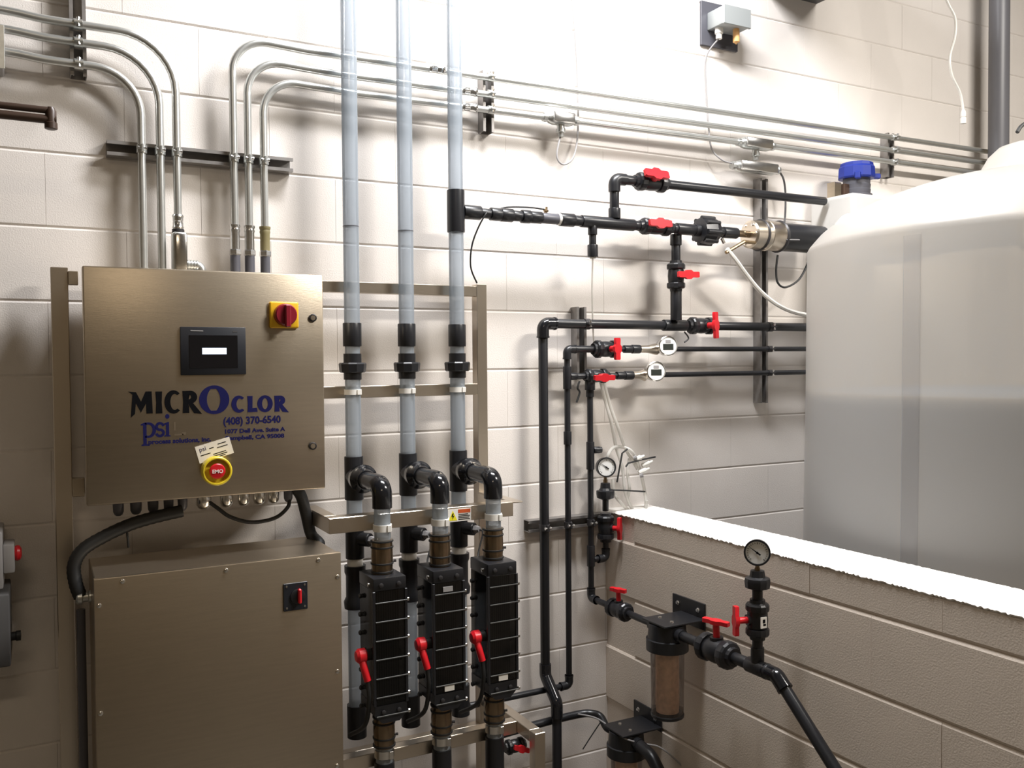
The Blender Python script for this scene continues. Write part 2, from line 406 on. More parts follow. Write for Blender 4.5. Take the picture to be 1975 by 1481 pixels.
# emergency stop
p = at(418, 908, EY-.02); ex, ez = p.x, p.z
es = obj('emergency_collar', lathe(B(), (ex, EY, ez), (0, -1, 0), [(0, .036), (.004, .036), (.006, .039), (.03, .0385), (.032, .036), (.032, .033), (.012, .030), (.012, 0)], 32), 'yellow_ring', enc)
eb = obj('emergency_button', lathe(B(), (ex, EY-.012, ez), (0, -1, 0), [(0, .011), (.012, .011), (.012, .02), (.017, .021), (.020, .018), (.021, 0)], 26), 'red', es)
text('EMO', eb, 'white_plastic', (ex, EY-.0345, ez-.0045), .0135, align='CENTER', off=.0003)
# visiting card stuck above the button
cc = at(414, 868, EY-.003); rotc = math.radians(15)
ca, cu = V(math.cos(rotc), 0, math.sin(rotc)), V(-math.sin(rotc), 0, math.cos(rotc))
card = thing('visiting_card', cc, 'small white visiting card tucked tilted behind the emergency stop collar', 'card')
obj('card_sheet', obox(B(), V(cc.x, EY-.0016, cc.z), ca, (0, 1, 0), cu, .092, .0008, .046), 'paper', card)
Rc = Matrix((ca, cu, V(0, -1, 0))).transposed().to_4x4()
def cpt(a, b): return V(cc.x, EY-.0022, cc.z)+ca*a+cu*b
text('psi', card, 'label_blue', cpt(-.038, .0065), .017, rot=Rc, ext=.0001)
for (a, b, w) in ((-.012, .008, .012), (.012, .013, .022), (.008, .004, .028), (-.038, -.004, .026), (-.006, -.010, .034), (-.010, -.015, .04), (.002, -.0195, .022)):
    obj('card_print', obox(B(), cpt(a+w/2, b), ca, (0, 1, 0), cu, w, .0002, .0022), 'label_black', card)

# lettering: hand drawn outlines (units: cap height = 1)
def arc(cx, cy, rx, ry, a0, a1, n=14): return [(cx+rx*math.cos(math.radians(a0+(a1-a0)*i/n)), cy+ry*math.sin(math.radians(a0+(a1-a0)*i/n))) for i in range(n+1)]
def letters(parent, mt, shapes, x0, z0, h, sx=1.0, name='lettering', slant=0.0, off=.0021):
    cu = bpy.data.curves.new(name, 'CURVE'); cu.dimensions = '2D'; cu.fill_mode = 'BOTH'; cu.extrude = .0004; cu.offset = off
    for sh in shapes:
        sp = cu.splines.new('POLY'); sp.points.add(len(sh)-1); sp.use_cyclic_u = True
        for i, q in enumerate(sh): sp.points[i].co = (q[0]*h*sx, q[1]*h + slant*q[0]*h*sx, 0, 1)
    o = bpy.data.objects.new(name, cu); COL.objects.link(o); bpy.context.view_layer.update()
    me = bpy.data.meshes.new_from_object(o.evaluated_get(bpy.context.evaluated_depsgraph_get())); bpy.data.objects.remove(o)
    me.transform(Matrix.Translation(V(x0, yd-.0003, z0)-ORG[parent.name]) @ Matrix.Rotation(PI/2, 4, 'X'))
    me.materials.clear(); me.materials.append(MAT[mt])
    t = bpy.data.objects.new(name, me); COL.objects.link(t); t.parent = parent; ORG[t.name] = ORG[parent.name].copy(); return t
L_M = [[(0, -.12), (.10, .92), (-.02, 1.0), (.22, .98), (.52, .46), (.80, 1.0), (1.06, 1.0), (1.10, 0), (.84, 0), (.83, .60), (.50, .10), (.20, .62), (.13, -.02)]]
L_I = [[(0, 0), (.03, .5), (0, 1), (.27, 1), (.24, .5), (.27, 0)]]
L_C = [arc(.52, .5, .52, .53, 52, 308, 22)+arc(.60, .5, .33, .43, 300, 60, 18)]
L_R = [[(0, 0), (.03, .5), (0, 1)]+arc(.40, .73, .34, .275, 90, -90, 12)+[(.52, .40), (.95, -.06), (.62, -.03), (.30, .42), (.26, .5), (.28, 0)], arc(.30, .735, .19, .15, 90, -90, 8)+[(.25, .585), (.25, .885)]]
L_L = [[(0, 0), (.03, .5), (0, 1), (.27, 1), (.25, .16), (.60, .18), (.64, 0)]]
L_O = [arc(.52, .5, .52, .53, 0, 354, 30), arc(.52, .5, .28, .43, 0, 354, 24)]
h1 = .058
def put(shape, u, v, h, mt, sx=1.0): 
    p = at(u, v, EY); return letters(door, mt, shape, p.x, p.z, h, sx)
put(L_M, 254, 797, .053, 'label_black', .83); put(L_I, 302, 796, .053, 'label_black', .85); put(L_C, 319, 795.5, .054, 'label_black', .72); put(L_R, 354, 795, .054, 'label_black', .82)
bigO = [arc(.5, .5, .5, .52, 0, 354, 40), arc(.93, .5, .72, .72, 180-38, 180+38, 12)+arc(.02, .5, .72, .72, -38, 38, 12)]
put(bigO, 386, 797, .070, 'label_blue', 1.05)
put(L_C, 448, 794, .040, 'label_blue', .84); put(L_L, 479, 793.5, .040, 'label_blue', .88); put(L_O, 498, 793, .040, 'label_blue', .90); put(L_R, 531, 792.5, .040, 'label_blue', .86)
def band_path(pts, w):
    a, b = [], []
    for i, q in enumerate(pts):
        d = Vector(pts[min(i+1, len(pts)-1)])-Vector(pts[max(i-1, 0)]); d = d.normalized() if d.length else Vector((1, 0)); nn = Vector((-d.y, d.x))*w/2
        a.append((q[0]+nn.x, q[1]+nn.y)); b.append((q[0]-nn.x, q[1]-nn.y))
    return a+b[::-1]
L_p = [[(-.02, -.40), (.27, -.40), (.27, -.36), (.19, -.34), (.19, .66), (.14, .66), (-.04, .59), (-.04, .55), (.06, .55), (.06, -.34), (-.02, -.36)]]
L_pb = [arc(.28, .31, .33, .35, 118, -118, 18)+arc(.27, .31, .20, .27, -110, 110, 16)]
L_s = [band_path(arc(.20, .46, .15, .155, 10, 262, 12)+arc(.20, .165, .16, .145, 82, -170, 12), .10)]
L_i = [[(-.03, 0), (.22, 0), (.22, .04), (.16, .05), (.16, .66), (.12, .66), (-.05, .59), (-.05, .55), (.04, .55), (.04, .05), (-.03, .04)]]
for sh_, u_, v_ in ((L_p, 274, 843), (L_pb, 274, 843), (L_s, 300, 842), (L_i, 319, 841.5), ([arc(.1, .93, .085, .10, 0, 350, 14)], 319, 841.5)):
    p = at(u_, v_, EY); letters(door, 'label_blue', sh_, p.x, p.z, .056, .98, off=.0006)
for u, v, w, hh, ang in ((337, 822, .004, .022, 0), (345, 838, .022, .004, 0), (355, 836, .010, .007, 0)):
    p = at(u, v, EY); obj('faded_mark', obox(B(), V(p.x, yd-.0002, p.z), (1, 0, 0), (0, 1, 0), (0, 0, 1), w, .0003, hh), 'stainless_bright', door)
p = at(286, 858, EY); text('process solutions, inc.', door, 'label_blue', (p.x, yd-.0003, p.z+.002), .0165, off=.0007, sx=1.06)
p = at(430, 819, EY); text('(408) 370-6540', door, 'label_blue', (p.x, yd-.0003, p.z), .0275, off=.0009, sx=.90)
p = at(432, 836, EY); text('1077 Dell Ave. Suite A', door, 'label_blue', (p.x, yd-.0003, p.z), .0155, off=.0006, sx=1.14)
p = at(433, 849, EY); text('Campbell, CA 95008', door, 'label_blue', (p.x, yd-.0003, p.z), .0155, off=.0006, sx=1.22)

# cable glands under the enclosure
gl = [(228, .014, 'pvc_grey'), (262, .015, 'pvc_grey'), (295, .014, 'pvc_grey'), (325, .013, 'pvc_grey'), (352, .013, 'pvc_grey'), (393, .021, 'chrome'), (437, .018, 'chrome'), (470, .017, 'chrome'), (500, .017, 'chrome'), (528, .016, 'chrome'), (556, .013, 'pvc_grey')]
for u, r, m_ in gl:
    x = at(u, 965, -.17).x; y = -.17
    g = obj('cable_gland', lathe(B(), (x, y, EZ0+.008), (0, 0, -1), [(0, r*1.15), (.014, r*1.15), (.014, r*.95), (.026, r), (.044, r*.95), (.052, r*.7), (.055, r*.4), (.056, 0)], 18), m_, enc)

# ------------------------------------------------------------------ rectifier cabinet
CY = -.41
cx0, cx1, cz1 = .119, .729, 1.14
cab = thing('steel_cabinet', ((cx0+cx1)/2, CY/2-.1, 0), 'large stainless floor cabinet with black and red switch, below the control enclosure', 'cabinet')
obj('cabinet_body', box(B(), cx0+.003, cx1-.003, CY+.02, -.13, 0, cz1-.003, .002), 'stainless', cab)
bm = B(); box(bm, cx0, cx1, CY, CY+.02, .02, cz1, .0025, 2); obj('front_cover', bm, 'stainless', cab)
for u, v in ((191, 1166), (236, 1118), (436, 1098), (614, 1078), (651, 1110), (651, 1293), (650, 1475), (194, 1374)):
    p = at(u, v+2, CY); obj('cover_screw', lathe(B(), (p.x, CY, min(p.z, cz1-.012)), (0, -1, 0), [(0, .006), (.002, .0055), (.0035, .003), (.004, 0)], 12), 'chrome', cab)
a, b = at(546, 1126, CY), at(593, 1173, CY)
sp_ = obj('switch_plate', box(B(), a.x, b.x, CY-.004, CY, b.z, a.z, .001), 'screen_body', cab)
for sx_ in (0, 1):
    for sz_ in (0, 1):
        obj('plate_screw', lathe(B(), (a.x+.008 if sx_ == 0 else b.x-.008, CY-.004, a.z-.008 if sz_ == 0 else b.z+.008), (0, -1, 0), [(0, .003), (.0012, .0025), (.0015, 0)], 10), 'chrome', sp_)
cx, cz = a.x*.42+b.x*.58, (a.z+b.z)/2
hn = obj('switch_base', lathe(B(), (cx, CY-.004, cz), (0, -1, 0), [(0, .02), (.004, .02), (.005, .018), (.005, 0)], 22), 'pvc', sp_)
obj('switch_lever', obox(B(), (cx+.003, CY-.014, cz+.002), (1, 0, 0), (0, 1, 0), (0, 0, 1), .009, .012, .04, .003), 'red', sp_)
# shadowy cable hose from the glands round the cabinet's left side
hs = thing('flexible_hose', at(150, 1060, -.2), 'black corrugated cable hose curving down left of the steel cabinet', 'hose')
pth = smoothline([at(352, 985, -.20), at(300, 997, -.20), at(250, 1012, -.2), at(200, 1035, -.2), at(160, 1060, -.21), at(143, 1090, -.22), at(146, 1125, -.23), at(156, 1152, -.24)], 8)
obj('hose_body', sweep(B(), pth, [.0165+.001*(i % 2) for i in range(len(pth))], 12), 'rubber', hs)
p = at(156, 1152, -.24)
obj('hose_connector', lathe(B(), V(p.x-.012, -.24, p.z), (1, 0, 0), [(0, .012), (.004, .017), (.014, .018), (.016, .013), (.028, .013), (.03, .016), (cx0-p.x+.012+.002, .016)], 16), 'galvanised', hs)
c2 = obj('control_cable', sweep(B(), smoothline([at(395, 962, -.18), at(420, 980, -.185), at(445, 997, -.19), at(485, 1007, -.19), at(530, 999, -.185), at(555, 978, -.18), at(558, 960, -.175)], 8), .0055, 10), 'rubber', None, 'black cable looping between two cable glands under the control enclosure', 'cable')
c3 = obj('cable_tie', sweep(B(), [at(243, 1005, -.19), at(246, 1035, -.19), at(248, 1056, -.19)], .003, 8), 'rubber', None, 'short black cable tail hanging below the cable hose', 'cable tie')
c4 = obj('power_cable', sweep(B(), smoothline([V(.66, -.17, 1.30), at(580, 955, -.17), at(590, 990, -.16), at(600, 1030, -.16), at(616, 1050, -.2), V(.70, -.2, 1.10)], 8), .017, 12), 'rubber', None, 'thick black cable dropping from the enclosure to the cabinet top', 'cable')
# grey conduit trunk at the cabinet's left side
obj('side_conduit', sweep(B(), [V(.098, -.2, 0), V(.098, -.2, 1.02)], .011, 14), 'pvc_grey', None, 'dark grey conduit running down beside the cabinet below the hose', 'conduit')

# ------------------------------------------------------------------ clear risers
def band(parent, a, d, r, w, m='white_plastic', name='clamp_band', lug=True):
    a = Vector(a); d = Vector(d).normalized()
    b_ = lathe(B(), a-d*w/2, d, [(0, r), (0, r+.0025), (w, r+.0025), (w, r)], 20)
    if lug: obox(b_, a+V(.012, -1, 0).normalized()*(r+.004)+V(.010, .003, 0), (1, 0, 0), (0, 1, 0), (0, 0, 1), .012, .010, w*1.05, .001)
    return obj(name, b_, m, parent)
zT = lambda v: at(682, v, YT).z
zz = dict(c0=zT(623), c1=zT(668), n1=zT(682), u0=zT(700), u1=zT(718), n2=zT(732), b=zT(756), t0=zT(880), t1=zT(963))
zax = at(737, 938, YC).z + .003
names = ['left', 'middle', 'right']
lab = ['leftmost of the three clear riser pipes, next to the control enclosure', 'middle one of the three clear riser pipes on the rack', 'rightmost clear riser pipe, with a black tee near its top feeding the brine line']
zel = at(737, 982, YC).z
RIS = []
for i in range(3):
    x = XT[i]; r_ = thing('riser_pipe', (x, YT, .35), lab[i], 'pipe', 'clear risers on the rack'); RIS.append(r_)
    up_ = lambda z0, z1, r, n=22: cyl(B(), (x, YT, z0), (x, YT, z1), r, n)
    zt_, zt0_ = at(879, 367, YT).z, at(879, 448, YT).z
    if i == 2:
        obj('clear_pipe', up_(zz['c0'], zt0_, RT), 'clear_pvc', r_); obj('clear_pipe', up_(zt_, 4.3, RT), 'clear_pvc', r_)
        obj('tee', lathe(B(), (x, YT, zt0_), (0, 0, 1), [(0, RT), (0, .0285), (.004, .029), (zt_-zt0_-.004, .029), (zt_-zt0_, .0285), (zt_-zt0_, RT)], 24), 'pvc', r_)
    else:
        obj('clear_pipe', up_(zz['c0'], 4.3, RT), 'clear_pvc', r_)
        zj = at(680, 437, YT).z if i == 0 else at(787, 446, YT).z
        obj('pipe_joint', cyl(B(), (x, YT, zj-.001), (x, YT, zj+.001), RT+.0006, 22), 'pvc_grey', r_)
    obj('coupling', lathe(B(), (x, YT, zz['c1']), (0, 0, 1), [(0, RT), (0, RC), (.002, RC+.001), (zz['c0']-zz['c1']-.002, RC+.001), (zz['c0']-zz['c1'], RC), (zz['c0']-zz['c1'], RT)], 24), 'pvc', r_)
    obj('nipple', up_(zz['n1'], zz['c1'], RT-.001), 'clear_pvc', r_)
    un = obj('union', lathe(B(), (x, YT, zz['n2']), (0, 0, 1), [(0, RT), (0, RC), (zz['u1']-zz['n2'], RC), (zz['u0']-zz['n2'], RC), (zz['n1']-zz['n2'], RC), (zz['n1']-zz['n2'], RT)], 24), 'pvc', r_)
    obj('union_nut', lathe(B(), (x, YT, zz['u1']-.001), (0, 0, 1), [(0, .036), (.003, .040), (zz['u0']-zz['u1']-.002, .042), (zz['u0']-zz['u1']+.002, .039)], 10), 'pvc', un, smooth=20)
    obj('clear_pipe', up_(zz['t0'], zz['n2'], RT), 'clear_pvc', r_)
    band(r_, (x, YT, zz['b']), (0, 0, 1), RT, .016)
    obj('tee', lathe(B(), (x, YT, zz['t1']), (0, 0, 1), [(0, RT), (0, .0285), (.004, .029), (zz['t0']-zz['t1']-.004, .029), (zz['t0']-zz['t1'], .0285), (zz['t0']-zz['t1'], RT)], 24), 'pvc', r_)
    # branch, union ring, elbow, drop
    bl = B(); cyl(bl, (x, YT, zax), (x, YT-.062, zax), .0285, 22); obj('branch', bl, 'pvc', r_)
    obj('union_ring', lathe(B(), (x, YT-.062, zax), (0, -1, 0), [(0, .036), (.006, .041), (.030, .043), (.036, .039), (.044, .032), (.056, .0285)], 26), 'pvc_gloss', r_)
    e_ = B(); elbow(e_, (x, YC, zax), (0, 1, 0), (0, 0, -1), .0282, .064)
    cyl(e_, (x, YC+.06, zax), (x, YT-.11, zax), .026, 20)
    obj('elbow', e_, 'pvc_gloss', r_, smooth=50)
    obj('drop_pipe', cyl(B(), (x, YC, zel-.088), (x, YC, zel+.004), RT-.001, 20), 'clear_pvc', r_)
    band(r_, (x, YC, zel-.052), (0, 0, 1), RT, .019)
    # lower run behind the cells
    obj('clear_pipe', up_(zT(1012), zz['t1'], RT), 'clear_pvc', r_)
    s1, s2 = zT(1016), zT(1076)
    t_ = lathe(B(), (x, YT, s2), (0, 0, 1), [(0, RT), (0, .0285), (s1-s2, .0285), (s1-s2, RT)], 22); obj('sensor_tee', t_, 'pvc', r_)
    sd = V(.55, -.83, 0).normalized()
    t2 = lathe(B(), V(x, YT, (s1+s2)/2+.012)+sd*.022, sd, [(0, .021), (.035, .021), (.037, .019), (.037, 0)], 18); obj('side_socket', t2, 'pvc', r_)
    obj('sensor_plug', lathe(B(), V(x, YT, (s1+s2)/2+.012)+sd*.058, sd, [(0, .013), (.012, .013), (.014, .010), (.02, .010), (.021, 0)], 6), 'grey_box', r_, smooth=20)
    obj('sensor_lead', sweep(B(), smoothline([V(x, YT, (s1+s2)/2+.012)+sd*.078, V(x, YT, (s1+s2)/2)+sd*.09, V(x+.02, YT-.10, s2-.02), V(x+.01, YC+.08, s2-.055)], 6), .003, 8), 'rubber', r_)
    obj('white_ring', up_(zT(1090), s2, RT), 'white_plastic', r_)
    obj('valve_body', lathe(B(), (x, YT, zT(1172)), (0, 0, 1), [(0, RT), (0, .034), (.02, .036), (.035, .029), (zT(1090)-zT(1172)-.03, .029), (zT(1090)-zT(1172)-.02, .033), (zT(1090)-zT(1172), .033), (zT(1090)-zT(1172), RT)], 22), 'pvc', r_)
    obj('clear_pipe', up_(.60, zT(1172), RT), 'clear_pvc', r_)
    obj('bottom_socket', lathe(B(), (x, YT, .50), (0, 0, 1), [(0, .03), (.06, .03), (.065, RT+.006), (.10, RT+.006), (.10, RT)], 22), 'pvc', r_)

# ------------------------------------------------------------------ electrolytic cells
clab = ['leftmost dark acrylic electrolytic cell, beside the steel cabinet', 'middle dark acrylic electrolytic cell between the other two', 'rightmost dark acrylic electrolytic cell, nearest the low wall']
CW, CYF, CYB = .047, YC-.060, YC+.060
cz_top = [at(752, 1112, CYF).z, at(862, 1097, CYF).z, at(968, 1088, CYF).z]
ctop = sum(cz_top)/3; cbot = ctop-.405
for i in range(3):
    x = XT[i]-.002
    ce = thing('electrolytic_cell', (x, YC, cbot-.12), clab[i], 'cell', 'electrolytic cells in a row')
    obj('cell_shell', box(B(), x-CW, x+CW, CYF, CYB, cbot+.05, ctop-.035, .002), 'smoke_acrylic', ce)
    obj('electrode_pack', box(B(), x-CW+.012, x+CW-.016, CYF+.014, CYB-.01, cbot+.055, ctop-.04), 'plates', ce)
    cap = obj('end_cap', box(B(), x-CW-.001, x+CW+.001, CYF-.001, CYB+.001, ctop-.036, ctop, .003, 2), 'pvc', ce)
    for s_ in (-.5, .5):
        obj('cap_bolt', lathe(B(), (x+s_*CW*1.1, CYF-.001, ctop-.02), (0, -1, 0), [(0, .0065), (.004, .0065), (.005, .004), (.005, 0)], 12), 'dark_strut', cap)
    obj('cap_bolt', lathe(B(), (x-CW-.001, CYF+.03, ctop-.022), (-1, 0, 0), [(0, .006), (.005, .006), (.006, .003), (.006, 0)], 12), 'chrome', cap)
    bc = B(); prism(bc, [(-CW, cbot+.05), (CW, cbot+.05), (CW, cbot+.022), (CW-.022, cbot), (-CW+.022, cbot), (-CW, cbot+.022)], (x, CYB, 0), (1, 0, 0), (0, 0, 1), CYB-CYF)
    bcap = obj('end_cap', bc, 'pvc', ce)
    for s_ in (-.4, .4):
        obj('cap_bolt', lathe(B(), (x+s_*CW*1.2, CYF-.001, cbot+.032), (0, -1, 0), [(0, .006), (.004, .006), (.005, .003), (.005, 0)], 12), 'dark_strut', bcap)
    for s_ in (-1, 1):
        obj('corner_post', box(B(), x+s_*CW-.004, x+s_*CW+.004, CYF-.003, CYF+.006, cbot+.05, ctop-.036, .001), 'pvc', ce)
    for k in range(7):
        z = ctop-.068-k*.0525
        rb = obj('rib', box(B(), x-CW+.003, x+CW+.003, CYF-.006, CYF-.0028, z-.0017, z+.0017, .0006), 'cell_rib', ce)
        obj('rib_nut', lathe(B(), (x+CW+.004, CYF+.002, z), (1, 0, 0), [(0, .0055), (.005, .0055), (.007, .003), (.007, 0)], 10), 'chrome', rb)
        obj('side_knob', lathe(B(), (x-CW, CYB-.022, z), (-1, 0, 0), [(0, .006), (.004, .006), (.008, .0075), (.011, .005), (.011, 0)], 10), 'rubber', rb)
    if i: obj('serial_label', box(B(), x-.016, x+.014, CYF-.0035, CYF-.0005, cbot+.056, cbot+.072), 'white_plastic', ce)
    if i == 1: obj('serial_label', box(B(), x-.018, x+.012, CYF-.0035, CYF-.0005, ctop-.062, ctop-.048), 'grey_box', ce)
    # couplings above and below
    for (z0, z1) in ((ctop, zel-.085), (cbot-.09, cbot)):
        L_ = z1-z0
        cp = obj('hose_coupling', lathe(B(), (x, YC, z0), (0, 0, 1), [(0, .024), (0, .029), (L_*.2, .030), (L_*.5, .031), (L_*.8, .030), (L_, .029), (L_, .02)], 22), 'bronze_hose', ce)
        for f_ in (.06, .30, .78, .96): 
            obj('coupling_ring', lathe(B(), (x, YC, z0+L_*f_-.003), (0, 0, 1), [(0, .03), (.001, .0325), (.005, .0325), (.006, .03)], 22), 'rubber', cp)
        obj('ring_screw', lathe(B(), (x+.030, YC-.01, z0+L_*.35), (1, -.3, 0), [(0, .004), (.008, .004), (.008, 0)], 8), 'dark_strut', cp)
    obj('lower_pipe', cyl(B(), (x, YC, cbot-.135), (x, YC, cbot-.085), RT, 20), 'white_plastic' if False else 'clear_pvc', ce)
    band(ce, (x, YC, cbot-.108), (0, 0, 1), RT+.002, .022, 'chrome')
    obj('lower_fitting', lathe(B(), (x, YC, cbot-.30), (0, 0, 1), [(0, .034), (.04, .036), (.06, .029), (.135, .029), (.165, .0285), (.166, RT)], 20), 'pvc', ce)
    # red terminal boot on the left flank
    u, v = ((690, 1268), (806, 1246), (912, 1232))[i]
    bz = at(u, v, CYF+.02).z; bxp = x-CW
    tb = obj('terminal_stud', cyl(B(), (bxp, CYF+.03, bz), (bxp-.016, CYF+.03, bz), .016, 16), 'rubber', ce)
    bt = B(); lathe(bt, (bxp-.014, CYF+.03, bz), (-1, 0, 0), [(0, .016), (.004, .0205), (.022, .0205), (.029, .014), (.031, 0)], 18)
    sweep(bt, smoothline([V(bxp-.026, CYF+.026, bz-.01), V(bxp-.024, CYF+.016, bz-.032), V(bxp-.016, CYF+.010, bz-.066)], 5), .0105, 12)
    obj('terminal_boot', bt, 'red', tb)
    obj('terminal_cable', sweep(B(), smoothline([V(bxp-.017, CYF+.011, bz-.06), V(bxp-.014, CYF+.008, bz-.12), V(bxp-.016, CYF+.04, bz-.2), V(bxp-.02, YC+.1, bz-.27)], 6), .0065, 10), 'rubber', tb)
    obj('far_terminal', lathe(B(), (x+CW, YC-.01, at(1005, 1218, YC).z), (1, 0, 0), [(0, .018), (.006, .018), (.008, .015), (.013, .013), (.013, 0)], 16), 'rubber', ce)

# ------------------------------------------------------------------ struts and conduits
def strut(name, p0, p1, label, w=.041, dep=.041, m='strut_steel'):
    """slotted channel on the back wall, open side to the room"""
    p0, p1 = Vector(p0), Vector(p1); d = (p1-p0).normalized(); n = V(0, -1, 0); a = n.cross(d).normalized()
    t, lip, h = .0025, .0095, w/2
    out = [(-h, 0), (h, 0), (h, dep), (h-lip, dep), (h-lip, dep-.007), (h-lip+t, dep-.007), (h-lip+t, dep-t), (h-t, dep-t), (h-t, t), (-h+t, t), (-h+t, dep-t), (-h+lip-t, dep-t), (-h+lip-t, dep-.007), (-h+lip, dep-.007), (-h+lip, dep), (-h, dep)]
    t_ = thing(name, (p0+p1)/2, label, 'strut')
    obj('channel', prism(B(), out, p0, a, n, (p1-p0).length) if a.cross(n).dot(d) > 0 else prism(B(), [(-q[0], q[1]) for q in out], p0, -a, n, (p1-p0).length), m, t_)
    return t_
mat('strut_steel', (.32, .305, .295), .42, .7, noise=.15, nscale=40)
def strut_clamp(parent, c, d, r, m='galvanised'):
    """two piece pipe clamp round a pipe on a channel"""
    c, d = Vector(c), Vector(d).normalized(); n = V(0, -1, 0); s_ = n.cross(d).normalized()
    b_ = lathe(B(), c-d*.011, d, [(0, r), (0, r+.003), (.022, r+.003), (.022, r)], 18)
    obox(b_, c+n*(r+.008), s_, n, d, .006, .016, .022, .001)
    o = obj('pipe_clamp', b_, m, parent)
    obj('clamp_bolt', lathe(B(), c+n*(r+.010)-s_*.012, s_, [(0, .005), (.004, .005), (.004, .003), (.020, .003), (.020, .005), (.024, .005)], 8), 'zinc', o)
    return o
YE = -.055; RE = .0112
h0, h1 = at(205, 283, -.02), at(562, 324, -.02); zs = (h0.z+h1.z)/2
hst = strut('strut_channel', (h0.x, 0, zs), (h1.x, 0, zs), 'horizontal dark strut holding six vertical conduits above the control enclosure')
p0, p1 = at(145, -60, -.02), at(150, 150, -.02); xs1 = (p0.x+p1.x)/2+.002
vst = strut('strut_channel', (xs1, 0, p1.z), (xs1, 0, p0.z), 'short vertical strut clamping three conduits in the upper left corner')
p0, p1 = at(941, 138, -.03), at(938, 255, -.03); xs2 = (p0.x+p1.x)/2
vst2 = strut('strut_channel', (xs2, 0, p1.z), (xs2, 0, p0.z), 'short vertical strut holding three conduits right of the clear risers')
p0, p1 = at(1716, 258, -.03), at(1713, 342, -.03); xs3 = (p0.x+p1.x)/2
vst3 = strut('strut_channel', (xs3, 0, p1.z), (xs3, 0, p0.z), 'short vertical strut holding three conduits beyond the blue cap')
def coupling(parent, c, d, L=.05, r=.0135, m='zinc', n=16):
    c, d = Vector(c), Vector(d).normalized()
    o = obj('coupling', lathe(B(), c-d*L/2, d, [(0, RE), (0, r), (L*.12, r+.002), (L*.2, r), (L*.45, r), (L*.48, r-.001), (L*.52, r-.001), (L*.55, r), (L*.8, r), (L*.88, r+.002), (L, r), (L, RE)], n), m, parent)
    for f_ in (-.25, .25):
        obj('set_screw', lathe(B(), c+d*L*f_+V(0, -r, 0), (0, -1, 0), [(0, .003), (.004, .003), (.004, 0)], 8), 'zinc', o)
    return o
# left group: from the wireway box down into the enclosure
cl = [(338, 46, 'uppermost and rightmost of three conduits curving from the upper left into the enclosure', .15), (306, 81, 'middle of three conduits curving from the upper left down to the enclosure', .15), (270, 123, 'lowest and leftmost of three conduits curving from the upper left to the enclosure', .15)]
for i, (u, v, lb, R) in enumerate(cl):
    xv = at(u+1, 260, YE).x+.002; zh = at(145, v, YE).z
    t_ = thing('conduit', (xv, YE, EZ1), lb, 'conduit', 'bent conduits over the enclosure')
    zend = EZ1 if i else at(345, 440, YE).z
    pts = fillet([V(-.5, YE, zh+.02), V(-.02, YE, zh+.006), V(.04, YE, zh), V(xv, YE, zh), V(xv, YE, zend)], [.5, .5, R], 9)
    obj('conduit_tube', sweep(B(), pts, RE, 14), 'emt', t_)
    strut_clamp(vst, (xs1, YE, zh), (1, 0, 0), RE); strut_clamp(hst, (xv, YE, zs), (0, 0, 1), RE)
    if i == 0:
        coupling(t_, (xv, YE, at(345, 428, YE).z), (0, 0, 1), .04, .0145)
        cb = thing('conduit_outlet_box', (xv, YE, EZ1), 'silver conduit outlet body standing on the enclosure top', 'conduit fitting')
        z0, z1 = EZ1+.001, at(345, 442, YE).z
        bm = B(); box(bm, xv-.019, xv+.021, YE-.028, YE+.018, z0, z1-.01, .008, 3); obj('outlet_body', bm, 'galvanised', cb)
        obj('outlet_cover', box(B(), xv-.013, xv+.019, YE-.033, YE-.026, z0+.004, z1-.016, .005, 2), 'chrome', cb)
        obj('outlet_hub', lathe(B(), (xv, YE, z1-.013), (0, 0, 1), [(0, .017), (.012, .017), (.012, RE+.003)], 16), 'dark_strut', cb)
        bm = B(); sweep(bm, fillet([V(xv+.02, YE, z0+.034), V(xv+.062, YE, z0+.034), V(xv+.062, YE, z0)], .03, 8), .0135, 14)
        for k in range(4): cyl(bm, V(xv+.024+k*.008, YE, z0+.034), V(xv+.027+k*.008, YE, z0+.034), .0155, 14)
        cyl(bm, V(xv+.062, YE, z0), V(xv+.062, YE, z0+.012), .019, 14); obj('elbow_connector', bm, 'galvanised', cb)
wb = thing('wireway_box', (-.16, -.05, 2.43), 'dark grey wireway box cut off by the upper left picture edge', 'junction box')
obj('wireway_body', box(B(), -.30, at(6, 90, -.09).x, -.095, -.002, at(3, 130, -.09).z, at(3, 55, -.09).z, .003), 'grey_box', wb)
obj('wireway_lid', box(B(), -.30, at(9, 90, -.098).x, -.10, -.095, at(3, 134, -.09).z, at(3, 50, -.09).z, .001), 'galvanised', wb)
